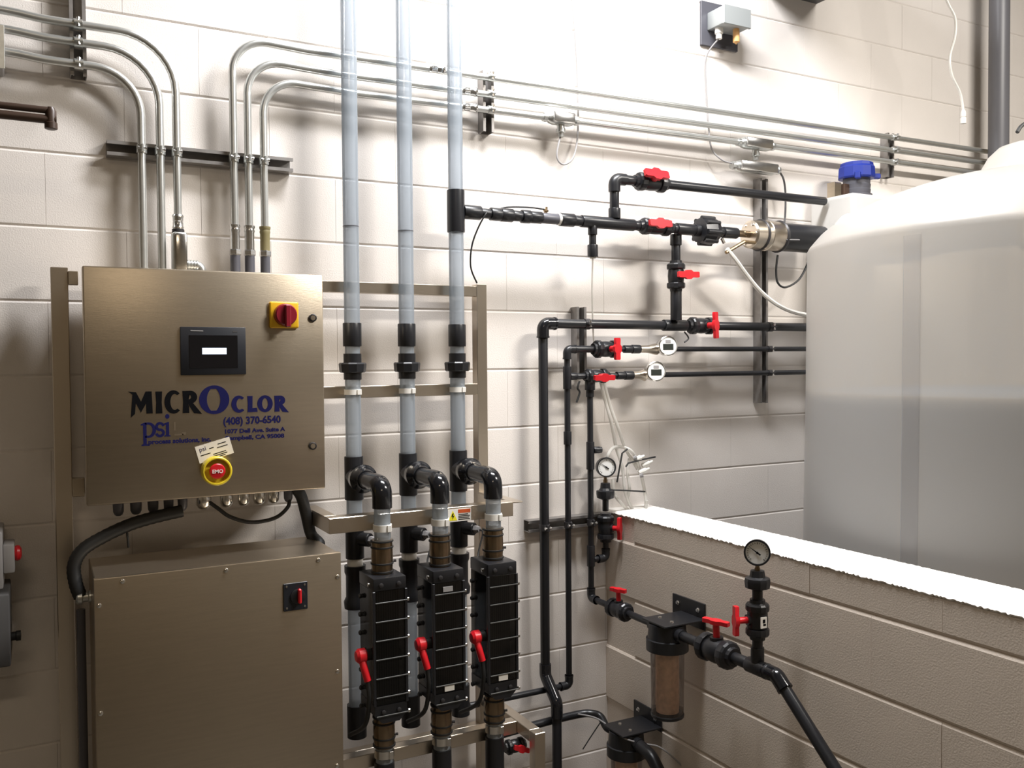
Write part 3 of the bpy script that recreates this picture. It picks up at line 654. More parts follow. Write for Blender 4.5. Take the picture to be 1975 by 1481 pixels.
# right group: up from the enclosure, over, then along the wall
cr = [(449.5, 87, 'uppermost of three conduits rising from the enclosure and running along the wall', .10, 0), (477.5, 127, 'middle of three conduits rising from the enclosure and running along the wall', .10, 1), (507.5, 163, 'lowest of three conduits rising from the enclosure and running along the wall', .10, 2)]
ZR = []
for i, (u, v, lb, R, k) in enumerate(cr):
    xv = at(u+2, 350, YE).x; z0 = (2.603, 2.547, 2.494)[i]; sl = .0095
    ZR.append((z0, sl)); zx = lambda x: z0+sl*(x-.64)
    t_ = thing('conduit', (xv, YE, EZ1), lb, 'conduit', 'bent conduits over the enclosure')
    pts = fillet([V(xv, YE, EZ1+.05), V(xv, YE, z0+.006), V(xv+.22+.03*i, YE, zx(xv+.25)-.003), V(5.9, YE, zx(5.9))], [R, .6], 9)
    if i == 2:
        xa, xb = at(1050, 228, YE).x, at(1112, 235, YE).x
        cut = [q for q in pts[:-1]]
        obj('conduit_tube', sweep(B(), cut+[V(xa, YE, zx(xa))], RE, 14), 'emt', t_); obj('conduit_tube', sweep(B(), [V(xb, YE, zx(xb)), V(5.9, YE, zx(5.9))], RE, 14), 'emt', t_)
        ZJ = zx(xa)
    else: obj('conduit_tube', sweep(B(), pts, RE, 14), 'emt', t_)
    xc = at((842, 905, 905)[i], 150+30*i, YE).x; coupling(t_, (xc, YE, zx(xc)), (1, 0, sl), .055)
    for xx, ss in ((xs2, vst2), (xs3, vst3)): strut_clamp(ss, (xx, YE, zx(xx)), (1, 0, sl), RE)
    strut_clamp(hst, (xv, YE, zs), (0, 0, 1), RE)
    # connector stack on the enclosure
    zb_, zc_, zd_ = EZ1, at(480, 490, YE).z, at(480, 442, YE).z
    obj('black_nipple', cyl(B(), (xv, YE, zb_), (xv, YE, zc_), .0145, 16), 'pvc_grey', t_)
    obj('hex_nut', lathe(B(), (xv, YE, zc_-.006), (0, 0, 1), [(0, .016), (.004, .018), (.014, .018), (.018, .016)], 6), 'zinc', t_, smooth=20)
    obj('connector', lathe(B(), (xv, YE, zc_+.01), (0, 0, 1), [(0, .0145), (zd_-zc_-.022, .0145), (zd_-zc_-.016, .016), (zd_-zc_-.01, .0145), (zd_-zc_-.006, .0165), (zd_-zc_, .0165), (zd_-zc_, RE)], 16), 'tape' if i == 2 else 'zinc', t_)
# a coupling further along and the tee bodies with sensor leads
def tee_body(name, lb, xa, xb, zc, hub=True, flip=1, y=YE):
    t_ = thing(name, ((xa+xb)/2, y, zc-.05), lb, 'conduit fitting'); L = xb-xa
    obj('outlet_body', lathe(B(), (xa, y, zc), (1, 0, .0095), [(0, .0115), (0, .0155), (.012, .0165), (.016, .0125), (.024, .019), (.04, .023), (L-.04, .023), (L-.024, .019), (L-.016, .0125), (L-.012, .0165), (L, .0155), (L, .0115)], 18), 'galvanised', t_)
    obj('outlet_cover', box(B(), xa+.028, xb-.028, y-.031, y-.018, zc-.018, zc+.020, .005, 2), 'zinc', t_)
    if hub: obj('outlet_hub', lathe(B(), ((xa+xb)/2, y, zc), (0, 0, -flip), [(.015, .014), (.034, .014), (.034, .017), (.046, .017), (.048, .012), (.062, .011), (.064, 0)], 16), 'galvanised', t_)
    return t_
tee_body('conduit_outlet_box', 'silver conduit tee body on the lowest conduit with a thin looped lead', xa-.005, xb+.005, ZJ)
z0, sl = ZR[2]; xa2, xb2 = at(1422, 283, YE).x, at(1492, 290, YE).x
zj2 = z0+sl*(xa2-.64)
tee_body('conduit_outlet_box', 'silver conduit tee body on the conduits above the second valve strut', xa2, xb2, zj2)
q = at(1455, 323, YE-.01); zlow = q.z
t_ = tee_body('conduit_outlet_box', 'grey conduit body hanging under the conduits on the tall strut', at(1411, 318, YE).x, at(1502, 330, YE).x, zlow, False)
def wire(name, pts, r, m, lb, cat='cable', k=7): return obj(name, sweep(B(), smoothline(pts, k), r, 8), m, None, lb, cat)
xm1 = (xa+xb)/2
wire('sensor_lead', [V(xm1, YE, ZJ-.055), at(1074, 300, -.06), at(1085, 317, -.06), at(1103, 308, -.05), at(1112, 280, -.03), at(1115, 235, -.012), at(1114, 150, -.008), at(1109, 60, -.008), at(1100, -40, -.008)], .0032, 'grey_box', 'thin grey lead looping under the conduit tee body and up the wall')
# wall sensor box with its plate
sb = thing('sensor_box', at(1385, 85, 0), 'pale grey sensor box on a dark square back plate high on the wall', 'sensor')
px0, px1 = at(1349, 40, 0).x, at(1419, 30, 0).x; pz0, pz1 = at(1352, 88, 0).z, at(1352, 8, 0).z
obj('back_plate', box(B(), px0, px1, -.012, -.001, pz0, pz1+.01, .001), 'pvc_grey', sb)
obj('sensor_housing', box(B(), px0+.028, px1-.024, -.10, -.012, pz0+.058, pz1-.035, .004, 2), 'sensor_grey', sb)
obj('housing_edge', box(B(), px0+.026, px1-.022, -.112, -.10, pz0+.055, pz1-.033, .002), 'sensor_grey', sb)
obj('gland', lathe(B(), (px0+.055, -.05, pz0+.058), (0, 0, -1), [(0, .016), (.02, .016), (.022, .012), (.04, .012)], 14), 'white_plastic', sb)
obj('gland', lathe(B(), (px0+.12, -.075, pz0+.058), (0, 0, -1), [(0, .012), (.02, .013), (.05, .013), (.052, .008), (.06, 0)], 14), 'orange_plastic', sb)
wire('sensor_lead', [V(px0+.055, -.05, pz0+.02), at(1362, 110, -.012), at(1362, 170, -.008), at(1366, 235, -.012), at(1372, 285, -.03), at(1392, 308, -.05), at(1412, 315, YE)], .0032, 'grey_box', 'thin grey lead from the sensor box to the lower conduit body')
wire('sensor_lead', [at(1501, 328, YE), at(1511, 345, -.06), at(1515, 375, -.05), at(1514, 420, -.05), at(1510, 445, -.07)], .004, 'dark_box', 'dark lead curving down from the lower conduit body to the heater')

# ------------------------------------------------------------------ pipework helpers
def bolt_handle(parent, c, n, b, L=.085, w=.026, h=.03, m='red', thick=.012):
    """valve handle: stem along n, grip bar along b"""
    c, n, b = Vector(c), Vector(n).normalized(), Vector(b).normalized(); s_ = n.cross(b).normalized()
    bm = B(); cyl(bm, c, c+n*h, w*.38, 14)
    out = [(-L/2, -w*.28), (-L*.45, -w*.36), (-L*.2, -w*.34), (-L*.1, -w*.55), (L*.1, -w*.55), (L*.2, -w*.34), (L*.45, -w*.36), (L/2, -w*.28), (L/2, w*.28), (L*.45, w*.36), (L*.2, w*.34), (L*.1, w*.55), (-L*.1, w*.55), (-L*.2, w*.34), (-L*.45, w*.36), (-L/2, w*.28)]
    prism(bm, out, c+n*(h-.002), b, -s_ if b.cross(-s_).dot(n) > 0 else s_, thick)
    bmesh.ops.bevel(bm, geom=[e for e in bm.edges if e.calc_length() < L*.4 and len(e.link_faces) == 2 and e.calc_face_angle(0) > 1.2], offset=.0015, segments=1, affect='EDGES')
    return obj('handle', bm, m, parent)
def valve(name, lb, c, d, rp, n, b, L=.085, HL=.08, HW=.026, HH=None, group=None, m='pvc'):
    """true-union ball valve"""
    c, d = Vector(c), Vector(d).normalized(); R = rp*1.75; t_ = thing(name, c, lb, 'valve', group)
    obj('valve_body', lathe(B(), c-d*L*.24, d, [(0, R*.8), (0, R*.82), (L*.06, R*.9), (L*.24, R*.95), (L*.42, R*.9), (L*.48, R*.82), (L*.48, R*.8)], 20), m, t_)
    for s_ in (-1, 1):
        obj('union_nut', lathe(B(), c+d*s_*L*.22, d*s_, [(0, R*.9), (0, R*1.02), (L*.03, R*1.06), (L*.14, R*1.06), (L*.18, R*.95), (L*.2, R*.72), (L*.28, R*.68), (L*.28, rp)], 14), m, t_, smooth=20)
    n_ = Vector(n).normalized(); H = HH if HH else R*1.15
    obj('bonnet', cyl(B(), c, c+n_*R*1.05, R*.5, 16), m, t_)
    bolt_handle(t_, c+n_*R*.9, n_, b, HL, HW, H-R*.6)
    return t_
def segs(parent, p0, d, L, m='pvc'):
    """list of (t0, t1, r, name, mat) along an axis"""
    p0, d = Vector(p0), Vector(d).normalized()
    for t0, t1, r, nm, mt in L: obj(nm, lathe(B(), p0+d*t0, d, [(0, r*.97), (min(.0015, (t1-t0)/3), r), (t1-t0-min(.0015, (t1-t0)/3), r), (t1-t0, r*.97)], 20), mt, parent)

# ------------------------------------------------------------------ brine line from the right riser
ZM = at(1230, 435, YT).z; xb_ = XT[2]
XX = lambda u, v=435: at(u, v, YT).x
bl = thing('brine_line', (XX(1100), YT, ZM-.03), 'black pipe run with fittings from the right riser tee to the heater', 'pipe')
L = []
for u0, u1, r, nm, mt in ((893, 926, .0235, 'reducer', 'pvc'), (926, 946, .0165, 'pipe', 'pvc'), (946, 966, .0215, 'union', 'pvc'), (966, 988, .0225, 'union', 'pvc'), (988, 1006, .018, 'pipe', 'pvc'), (1006, 1022, .0225, 'coupling', 'pvc'), (1022, 1044, .0205, 'coupling', 'pvc'), (1044, 1075, .0185, 'pipe', 'pvc_grey'), (1075, 1080, .0205, 'white_ring', 'white_plastic'), (1080, 1106, .023, 'coupling', 'pvc'), (1106, 1121, .0185, 'pipe', 'pvc'), (1121, 1222, .0215, 'tee', 'pvc'), (1222, 1232, .0175, 'pipe', 'pvc'), (1298, 1306, .0175, 'pipe', 'pvc'), (1304, 1342, .0215, 'tee', 'pvc'), (1384, 1396, .0175, 'pipe', 'pvc'), (1394, 1420, .0215, 'reducer', 'pvc')):
    L.append((XX(u0)-XX(893), XX(u1)-XX(893), r, nm, mt))
segs(bl, (XX(893), YT, ZM), (1, 0, 0), L)
# stub with drip tube below the tee
xs_ = XX(1143, 470)
segs(bl, (xs_, YT, ZM-.015), (0, 0, -1), [(0, .03, .0165, 'stub', 'pvc'), (.03, .065, .0125, 'stub', 'pvc'), (.065, .108, .0185, 'stub_cap', 'pvc'), (.108, .113, .011, 'stub_end', 'white_plastic')])
wire('drip_tube', [V(xs_, YT, ZM-.128), at(1142, 560, -.10), at(1144, 640, -.06), at(1149, 690, -.05)], .003, 'clear_hose', 'thin clear drip tube hanging below the brine line stub', 'tube')
# flow switch lead and clip on the line
fs = thing('sensor_probe', V(XX(1052), YT, ZM+.02), 'small brass probe with black lead on top of the brine line', 'probe')
obj('probe_body', lathe(B(), V(XX(1052), YT, ZM+.017), (.25, 0, 1), [(0, .006), (.006, .006), (.006, .009), (.012, .009), (.014, .004), (.022, .004)], 6), 'brass', fs, smooth=20)
obj('probe_lead', sweep(B(), smoothline([V(XX(1050), YT, ZM+.030), at(1020, 400, YT), at(975, 400, YT), at(942, 412, YT-.005), V(XX(932), YT-.02, ZM-.005), at(922, 440, YT-.01), at(910, 475, YT), at(908, 515, YT+.01), at(920, 546, YR-.01)], 7), .0028, 8), 'rubber', fs)
# first valve, check union, heater
hs_ = V(-.32, -.9, .12).normalized()
valve('ball_valve', 'black ball valve with level red handle on the brine pipe left of the check valve', V((XX(1230)+XX(1298))/2, YT, ZM), (1, 0, 0), .0165, V(-.3, -1, .15), (1, 0, 0), .15, .098, .034, .034)
ck = thing('check_valve', V(XX(1362), YT, ZM-.05), 'black lobed union check valve beside the heater end cap', 'valve')
bm = B()
lathe(bm, V(XX(1347), YT, ZM), (1, 0, 0), [(0, .025), (.004, .046), (.03, .050), (.055, .052), (.075, .046), (.08, .025)], 12); obj('check_nut', bm, 'pvc', ck, smooth=20)
for k in range(8):
    a_ = 2*PI*k/8+.2; cc_ = V(0, math.cos(a_), math.sin(a_))*.047
    obj('nut_lug', cyl(B(), V(XX(1350), YT, ZM)+cc_, V(XX(1350)+.062, YT, ZM)+cc_, .009, 10), 'pvc', ck)
obj('check_neck', cyl(B(), V(XX(1338), YT, ZM), V(XX(1388), YT, ZM), .023, 18), 'pvc', ck)
ht = thing('heater', V(XX(1490), YT, ZM-.06), 'horizontal heater with steel end cap and black body reaching behind the tank', 'heater')
x0 = XX(1416)
segs(ht, (x0, YT, ZM), (1, 0, 0), [(0, XX(1447)-x0, .0135, 'inlet_pipe', 'bronze_hose')])
xf = XX(1444, 455); RH = .058
obj('end_cap', lathe(B(), (xf, YT, ZM), (1, 0, 0), [(0, .02), (0, .046), (.006, .054), (.05, .057), (.05, 0)], 28), 'stainless_bright', ht)
obj('clamp_ring', lathe(B(), (xf+.05, YT, ZM), (1, 0, 0), [(0, .05), (0, .060), (.004, .063), (.010, .060), (.010, .05)], 28), 'dark_strut', ht)
obj('steel_sleeve', lathe(B(), (xf+.06, YT, ZM), (1, 0, 0), [(0, .056), (.02, .058), (.022, .060), (.026, .058), (.09, .058)], 28), 'stainless_bright', ht)
obj('clamp_ring', lathe(B(), (xf+.148, YT, ZM), (1, 0, 0), [(0, .05), (0, .060), (.004, .064), (.014, .060), (.014, .05)], 28), 'dark_strut', ht)
obj('ring_bolt', cyl(B(), (xf+.146, YT-.05, ZM-.02), (xf+.20, YT-.066, ZM-.02), .006, 10), 'dark_strut', ht)
obj('heater_body', cyl(B(), (xf+.16, YT, ZM), (2.85, YT, ZM), .056, 28), 'pvc', ht)
for k in range(6):
    a_ = 2*PI*k/6; obj('cap_bolt', lathe(B(), V(xf+.002, YT+.040*math.cos(a_), ZM+.040*math.sin(a_)), (-1, 0, 0), [(0, .006), (.006, .006), (.006, 0)], 6), 'chrome', ht, smooth=20)
pz = ZM-.036
obj('hose_barb', sweep(B(), fillet([V(xf+.002, YT-.03, pz), V(xf-.055, YT-.035, pz), at(1400, 487, YT-.03)], .014, 6), .007, 10), 'brass', ht)
obj('barb_knob', lathe(B(), at(1398, 472, YT-.03)+V(-.004, 0, .006), (-.5, 0, .8), [(0, .006), (.02, .007), (.022, 0)], 8), 'chrome', ht)
wire('hose', [at(1402, 480, YT-.03), at(1418, 500, YT-.03), at(1440, 530, YT-.02), at(1465, 560, YT-.01), at(1495, 585, YT), at(1525, 600, YT), at(1560, 608, YT), at(1575, 608, YT+.01)], .0085, 'white_plastic', 'white hose drooping from the heater end to behind the tank', 'hose')
wire('heater_lead', [at(1500, 492, YT), at(1497, 520, YT), at(1500, 545, YT), at(1515, 554, YT), at(1540, 540, YT), at(1556, 512, YT), at(1562, 490, YT)], .0042, 'rubber', 'black lead looping below the heater body')
# upper branch
xu = XX(1185, 385); ZU = at(1300, 357, YT).z
ub = thing('branch_pipe', (xu, YT, ZM), 'black branch pipe rising from the brine line and running right to the second tank', 'pipe')
segs(ub, (xu, YT, ZM+.018), (0, 0, 1), [(0, .036, .0215, 'socket', 'pvc'), (.036, ZU-ZM-.06, .0168, 'pipe', 'pvc')])
obj('elbow', elbow(B(), (xu, YT, ZU), (0, 0, -1), (1, 0, 0), .0215, .046), 'pvc', ub, smooth=50)
segs(ub, (xu+.04, YT, ZU), (1, 0, 0), [(0, XX(1225, 350)-xu-.04, .0175, 'pipe', 'pvc'), (XX(1275, 350)-xu-.04, at(1590, 384, YT).x-xu-.04, .0168, 'pipe', 'pvc')])
valve('ball_valve', 'black ball valve with large red handle on the uppermost black pipe', V((XX(1222, 350)+XX(1280, 350))/2+.01, YT, ZU), (1, 0, 0), .018, V(-.25, -1, .45), (1, 0, -.03), .15, .105, .042, .040)

# ------------------------------------------------------------------ wall pipes and their struts
YP = -.072; RP1 = .0167; RP2 = .0107
xsA = at(1119, 650, -.03).x; stA = strut('strut_channel', (xsA, 0, at(1118, 722, -.03).z), (xsA, 0, at(1118, 592, -.03).z), 'short vertical strut behind the elbows of the two smaller pipes')
xsB = at(1470, 550, -.03).x; stB = strut('strut_channel', (xsB, 0, at(1468, 777, -.03).z), (xsB, 0, at(1470, 345, -.03).z), 'tall vertical strut carrying the black pipes left of the tank')
zC = (at(1018, 1005, -.03).z+at(1018, 1028, -.03).z)/2+.002
stC = strut('strut_channel', (at(1018, 1015, -.03).x, 0, zC), (LX-.004, 0, zC), 'low horizontal strut clamping the three black down pipes by the corner')
Z1 = at(1200, 626, YP).z; X1 = at(1049, 900, YP).x
p1 = thing('brine_pipe', (X1, YP, 0), 'thickest black wall pipe running left and down in one large bend', 'pipe')
zlo = at(1054, 1285, YP).z
obj('elbow', elbow(B(), (X1, YP, Z1), (1, 0, 0), (0, 0, -1), .0215, .05, .0015), 'pvc_gloss', p1, smooth=50)
segs(p1, (X1+.045, YP, Z1), (1, 0, 0), [(0, at(1300, 627, YP).x-X1-.09, RP1, 'pipe', 'pvc'), (at(1300, 627, YP).x-X1-.095, at(1300, 627, YP).x-X1+.01, .0215, 'tee', 'pvc'), (at(1385, 627, YP).x-X1-.05, 2.85-X1, RP1, 'pipe', 'pvc')])
segs(p1, (X1, YP, Z1-.045), (0, 0, -1), [(0, Z1-.045-zlo, RP1, 'pipe', 'pvc')])
# offset with two 45 degree elbows, then down to the floor
pe = at(1075, 1350, -.135); off = V(X1+.004, YP-.07, zlo-.105)
obj('offset_elbow', sweep(B(), fillet([V(X1, YP, zlo+.01), V(X1, YP, zlo-.03), off, off-V(0, 0, .05)], .03, 6), .0208, 18), 'pvc_gloss', p1, smooth=50)
segs(p1, off-V(0, 0, .045), (0, 0, -1), [(0, off.z-.045, RP1, 'pipe', 'pvc')])
strut_clamp(stA, (xsA, YP, Z1), (1, 0, 0), RP1, 'dark_strut'); strut_clamp(stB, (xsB, YP, Z1), (1, 0, 0), RP1, 'dark_strut'); strut_clamp(stC, (X1, YP, zC), (0, 0, 1), RP1, 'dark_strut')
valve('ball_valve', 'black ball valve with upright red handle on the thickest wall pipe', V(at(1352, 627, YP).x, YP, Z1), (1, 0, 0), .018, V(.35, -1, 0), (-.05, 0, 1), .13, .10, .032, .05)
obj('cable_tie', sweep(B(), smoothline([at(1320, 640, YP-.03), at(1328, 652, YP-.03), at(1320, 660, YP-.03)], 5), .003, 6), 'rubber', None, 'black cable tie tail under the upright handled valve', 'cable tie')
# drop from the brine line to the wall pipe, with its own valve
xd = (XX(1308, 500)+at(1303, 610, -.09).x)/2; yd_ = -.1
dr = thing('drop_pipe', (xd, yd_, Z1), 'short black pipe dropping from the brine line to the thickest wall pipe', 'pipe')
ztop = ZM-.018; zv0, zv1 = at(1306, 505, yd_).z, at(1306, 560, yd_).z
segs(dr, (xd, yd_, ztop), (0, 0, -1), [(0, .04, .0215, 'socket', 'pvc'), (.04, ztop-zv0+.01, .0168, 'pipe', 'pvc'), (ztop-zv1-.01, ztop-Z1-.018, .021, 'pipe', 'pvc')])
valve('ball_valve', 'black ball valve with red handle on the short vertical drop pipe', V(xd, yd_, (zv0+zv1)/2), (0, 0, 1), .0185, V(.05, -1, 0), (1, 0, .02), .115, .095, .03, .055)
# two smaller pipes with flow meters
X2 = at(1095, 900, YP).x; Z2 = at(1140, 670, YP).z-.006; Z3 = at(1200, 724, YP).z
X3 = at(1139, 950, YP).x
p2 = thing('water_pipe', (X2, YP, .45), 'thin black wall pipe with elbow and tee, between the thick pipe and the gauge pipe', 'pipe')
obj('elbow', elbow(B(), (X2, YP, Z2), (1, 0, 0), (0, 0, -1), .0148, .036, .001), 'pvc', p2, smooth=50)
zel2 = at(1092, 1322, YP).z
segs(p2, (X2, YP, Z2-.03), (0, 0, -1), [(0, Z2-.03-zel2-.02, RP2, 'pipe', 'pvc'), (Z2-Z3-.065, Z2-Z3+.015, .0148, 'tee', 'pvc'), (Z2-.03-at(1095, 832, YP).z, Z2-.03-at(1095, 857, YP).z, .0142, 'coupling', 'pvc')])
obj('elbow', elbow(B(), (X2, YP, zel2), (-1, 0, 0), (0, 0, 1), .0148, .036, .001), 'pvc', p2, smooth=50)
segs(p2, (X2-.03, YP, zel2), (-1, 0, 0), [(0, X2-.03-1.27, RP2, 'pipe', 'pvc')])
xe = at(1146, 668, YP).x
segs(p2, (X2+.03, YP, Z2), (1, 0, 0), [(0, at(1150, 668, YP).x-X2-.03, .0125, 'pipe', 'pvc')])
segs(p2, (X2+.01, YP, Z3), (1, 0, 0), [(0, .028, .0135, 'tee_branch', 'pvc'), (.028, at(1128, 724, YP).x-X2, RP2, 'pipe', 'pvc')])
strut_clamp(stC, (X2, YP, zC), (0, 0, 1), RP2, 'dark_strut')
valve('ball_valve', 'small black ball valve with upright red handle left of the upper flow meter', V(at(1168, 668, YP).x, YP, Z2), (1, 0, 0), .0175, V(.12, -1, 0), (0, 0, 1), .11, .078, .030, .05)
valve('ball_valve', 'small black ball valve with level red handle left of the lower flow meter', V(at(1150, 724, YP).x, YP, Z3), (1, 0, 0), .0142, V(-.05, -1, -.1), (1, 0, 0), .10, .085, .026, .045)
def meter(name, lb, u, v, z, xs, xe_):
    """flow meter: steel cone, round display head looking to the room"""
    t_ = thing(name, V(at(u, v, YP-.05).x, YP, z), lb, 'flow meter', 'flow meters on the small pipes')
    c = at(u, v, YP-.055); f = V(-.30, -.95, .05).normalized()
    segs(t_, (xs, YP, z), (1, 0, 0), [(0, .03, .0095, 'pipe', 'pvc'), (.03, .065, .0145, 'coupling', 'pvc'), (.065, .10, .0165, 'coupling', 'pvc')])
    L_ = c.x-.01-xs
    obj('meter_cone', lathe(B(), (xs+.10, YP, z), (1, 0, 0), [(0, .013), (L_*.2, .014), (max(.02, L_-.10), .022)], 18), 'stainless_bright', t_)
    hd = obj('meter_head', lathe(B(), c-f*.055, f, [(0, .020), (.01, .030), (.02, .034), (.055, .0365), (.060, .0365), (.062, .034), (.058, .033), (.058, 0)], 28), 'chrome', t_)
    x_ = V(0, 0, 1).cross(-f).normalized()*-1; z_ = f.cross(x_).normalized()
    if z_.z < 0: z_ = -z_
    x_ = z_.cross(f).normalized()*1
    if x_.x < 0: x_ = -x_
    obj('dial_plate', lathe(B(), c+f*.0032, f, [(0, .0322), (.001, .0322), (.001, 0)], 28), 'dial', hd)
    obj('display', obox(B(), c+f*.0045-z_*.004, x_, f, z_, .040, .001, .022), 'lcd_dark', hd)
    obj('display', obox(B(), c+f*.0045+z_*.016, x_, f, z_, .020, .001, .011), 'grey_box', hd)
    obj('outlet_pipe', cyl(B(), (c.x, YP, z), (xe_, YP, z), .0098, 14), 'pvc', t_)
    return t_
meter('flow_meter', 'round steel flow meter with white display on the upper small pipe', 1288, 667, Z2, at(1190, 668, YP).x, 2.85)
meter('flow_meter', 'round steel flow meter with white display on the lower small pipe', 1265, 716, Z3, at(1176, 724, YP).x, 2.85)
for z_ in (Z2, Z3): strut_clamp(stB, (xsB, YP, z_), (1, 0, 0), .0098, 'dark_strut')
obj('cable_tie', sweep(B(), smoothline([at(1118, 735, YP-.02), at(1114, 748, YP-.02), at(1118, 757, YP-.02), at(1112, 776, YP-.02)], 5), .0035, 6), 'rubber', None, 'black cable tie hanging under the lower small valve', 'cable tie')
# gauge pipe
XLN = X3; ZL = (atx(1195, 1180, X3).z+atx(1395, 1255, X3).z)/2
p3 = thing('water_pipe', (X3, YP, ZL), 'thin black down pipe that turns along the low wall towards the filter', 'pipe')
zt = Z3-.02
segs(p3, (X3, YP, zt), (0, 0, -1), [(0, .03, .0185, 'union', 'pvc'), (.03, .055, .014, 'reducer', 'pvc'), (.05, zt-ZL-.03, RP2, 'pipe', 'pvc'), (zt-at(1140, 852, YP).z, zt-at(1140, 905, YP).z, .0145, 'tee', 'pvc'), (zt-at(1138, 1052, YP).z, zt-at(1138, 1092, YP).z, .0145, 'tee', 'pvc')])
zst = at(1140, 868, YP).z
segs(p3, (X3+.012, YP-.004, zst), (1, -.2, 0), [(0, .022, .0125, 'plug', 'pvc'), (.022, .03, .011, 'plug', 'pvc')])
obj('elbow', elbow(B(), (X3, YP, ZL), (0, -1, 0), (0, 0, 1), .0148, .036, .001), 'pvc', p3, smooth=50)
strut_clamp(stC, (X3, YP, zC), (0, 0, 1), RP2, 'dark_strut')
def gauge(name, lb, base, f, R=.036, parent_h=.03):
    """pressure gauge above base, dial looking along f"""
    base, f = Vector(base), Vector(f).normalized(); c = base+V(0, 0, parent_h+R)
    t_ = thing(name, base, lb, 'gauge')
    obj('stem', lathe(B(), base, (0, 0, 1), [(0, .008), (.012, .008), (.012, .006), (parent_h+.006, .006)], 6), 'brass', t_, smooth=20)
    cs = obj('case', lathe(B(), c-f*.016, f, [(0, R*.7), (.003, R*.93), (.006, R*.95), (.024, R), (.032, R), (.032, R*.88), (.027, R*.87), (.027, 0)], 32), 'pvc', t_)
    obj('dial_plate', lathe(B(), c+f*.0112, f, [(0, R*.86), (.0006, R*.86), (.0006, 0)], 28), 'dial', cs)
    x_ = f.cross(V(0, 0, 1)).normalized()*-1; z_ = V(0, 0, 1); z_ = (z_-f*z_.dot(f)).normalized()
    if x_.x < 0: x_ = -x_
    bm = B()
    for k in range(21):
        a_ = math.radians(225-270*k/20); d_ = x_*math.cos(a_)+z_*math.sin(a_)
        obox(bm, c+f*.0124+d_*R*.72, d_, f, f.cross(d_), R*(.16 if k % 5 == 0 else .09), .0004, R*.035)
    obj('dial_marks', bm, 'label_black', cs)
    d_ = (x_*-.72+z_*.5).normalized(); bm = B(); prism(bm, [(-R*.3, -R*.06), (R*.65, -R*.012), (R*.65, R*.012), (-R*.3, R*.06)], c+f*.0132, d_, f.cross(d_), .0006); cyl(bm, c+f*.0128, c+f*.015, R*.09, 10)
    obj('needle', bm, 'label_black', cs)
    return t_
# gauge beside the corner
yg = YP; xg = at(1168, 1000, yg).x; zg = at(1166, 1076, yg).z
g1 = thing('gauge_riser', (xg, yg, zg), 'black valve riser under the pressure gauge in the corner above the low wall', 'pipe')
segs(g1, (X3+.012, yg, zg), (1, 0, 0), [(0, xg-X3-.04, RP2, 'pipe', 'pvc')])
obj('elbow', elbow(B(), (xg, yg, zg), (-1, 0, 0), (0, 0, 1), .0148, .034, .001), 'pvc', g1, smooth=50)
zv = at(1168, 1017, yg).z; zu0, zu1 = at(1168, 962, yg).z, at(1168, 940, yg).z
segs(g1, (xg, yg, zg+.03), (0, 0, 1), [(0, zv-zg-.05, RP2, 'pipe', 'pvc'), (zv-zg+.03, zu0-zg-.02, .0115, 'pipe', 'pvc')])
obj('union', lathe(B(), (xg, yg, zu0-.004), (0, 0, 1), [(0, .012), (.004, .02), (.008, .031), (.022, .033), (.034, .033), (.036, .024), (.044, .019), (.062, .017), (.064, .009)], 12), 'pvc', g1, smooth=20)
valve('ball_valve', 'black ball valve with upright red handle under the corner gauge', V(xg, yg, zv), (0, 0, 1), .0165, V(.62, -1, 0), (0, 0, 1), .105, .08, .024, .042)
gauge('pressure_gauge', 'round black pressure gauge with white dial in the corner above the strut', V(xg, yg, zu0+.058), V(-.28, -.96, .02), .036, .022)

# ------------------------------------------------------------------ filter line along the low wall
def lw(u, v=1200): return atx(u, v, X3)
Yf1 = lw(1287, 1255).y
fl = thing('filter_line', (X3, -.5, ZL), 'black pipe along the low wall between the two filter valves and the sloping end', 'pipe')
yv1, yv2, yt_, ye_ = lw(1194, 1178).y, lw(1383, 1248).y, lw(1461, 1282).y, lw(1498, 1299).y
DY = lambda y: YP-y
segs(fl, (X3, YP-.03, ZL), (0, -1, 0), [(0, DY(yv1)-.03-.04, RP2, 'pipe', 'pvc'), (DY(yv1)-.03+.04, DY(Yf1)-.03-.05, .0118, 'pipe', 'pvc'), (DY(Yf1)-.03+.05, DY(yv2)-.03-.055, .0155, 'pipe', 'pvc'), (DY(yv2)-.03+.055, DY(yt_)-.03-.03, .0168, 'pipe', 'pvc'), (DY(yt_)-.03-.035, DY(yt_)-.03+.045, .022, 'tee', 'pvc'), (DY(yt_)-.03+.03, DY(ye_)-.03-.01, .017, 'pipe', 'pvc')])
pend = lw(1625, 1506)
dv = (pend-V(X3, ye_, ZL)).normalized()
obj('elbow', elbow(B(), (X3, ye_, ZL), (0, 1, 0), dv, .0215, .042, .001), 'pvc_gloss', fl, smooth=50)
obj('sloping_pipe', cyl(B(), V(X3, ye_, ZL)+dv*.035, V(X3, ye_, ZL)+dv*.62, .0167, 20), 'pvc', fl)
valve('ball_valve', 'black ball valve with red tee handle on top, left of the filter housing', V(X3, yv1, ZL), (0, -1, 0), .0175, (-.05, 0, 1), (.35, -.9, 0), .115, .062, .022, .055)
valve('ball_valve', 'large black ball valve with red tee handle on top, right of the filter housing', V(X3, yv2, ZL), (0, -1, 0), .0225, (-.05, 0, 1), (.3, -.95, 0), .15, .085, .026, .07)
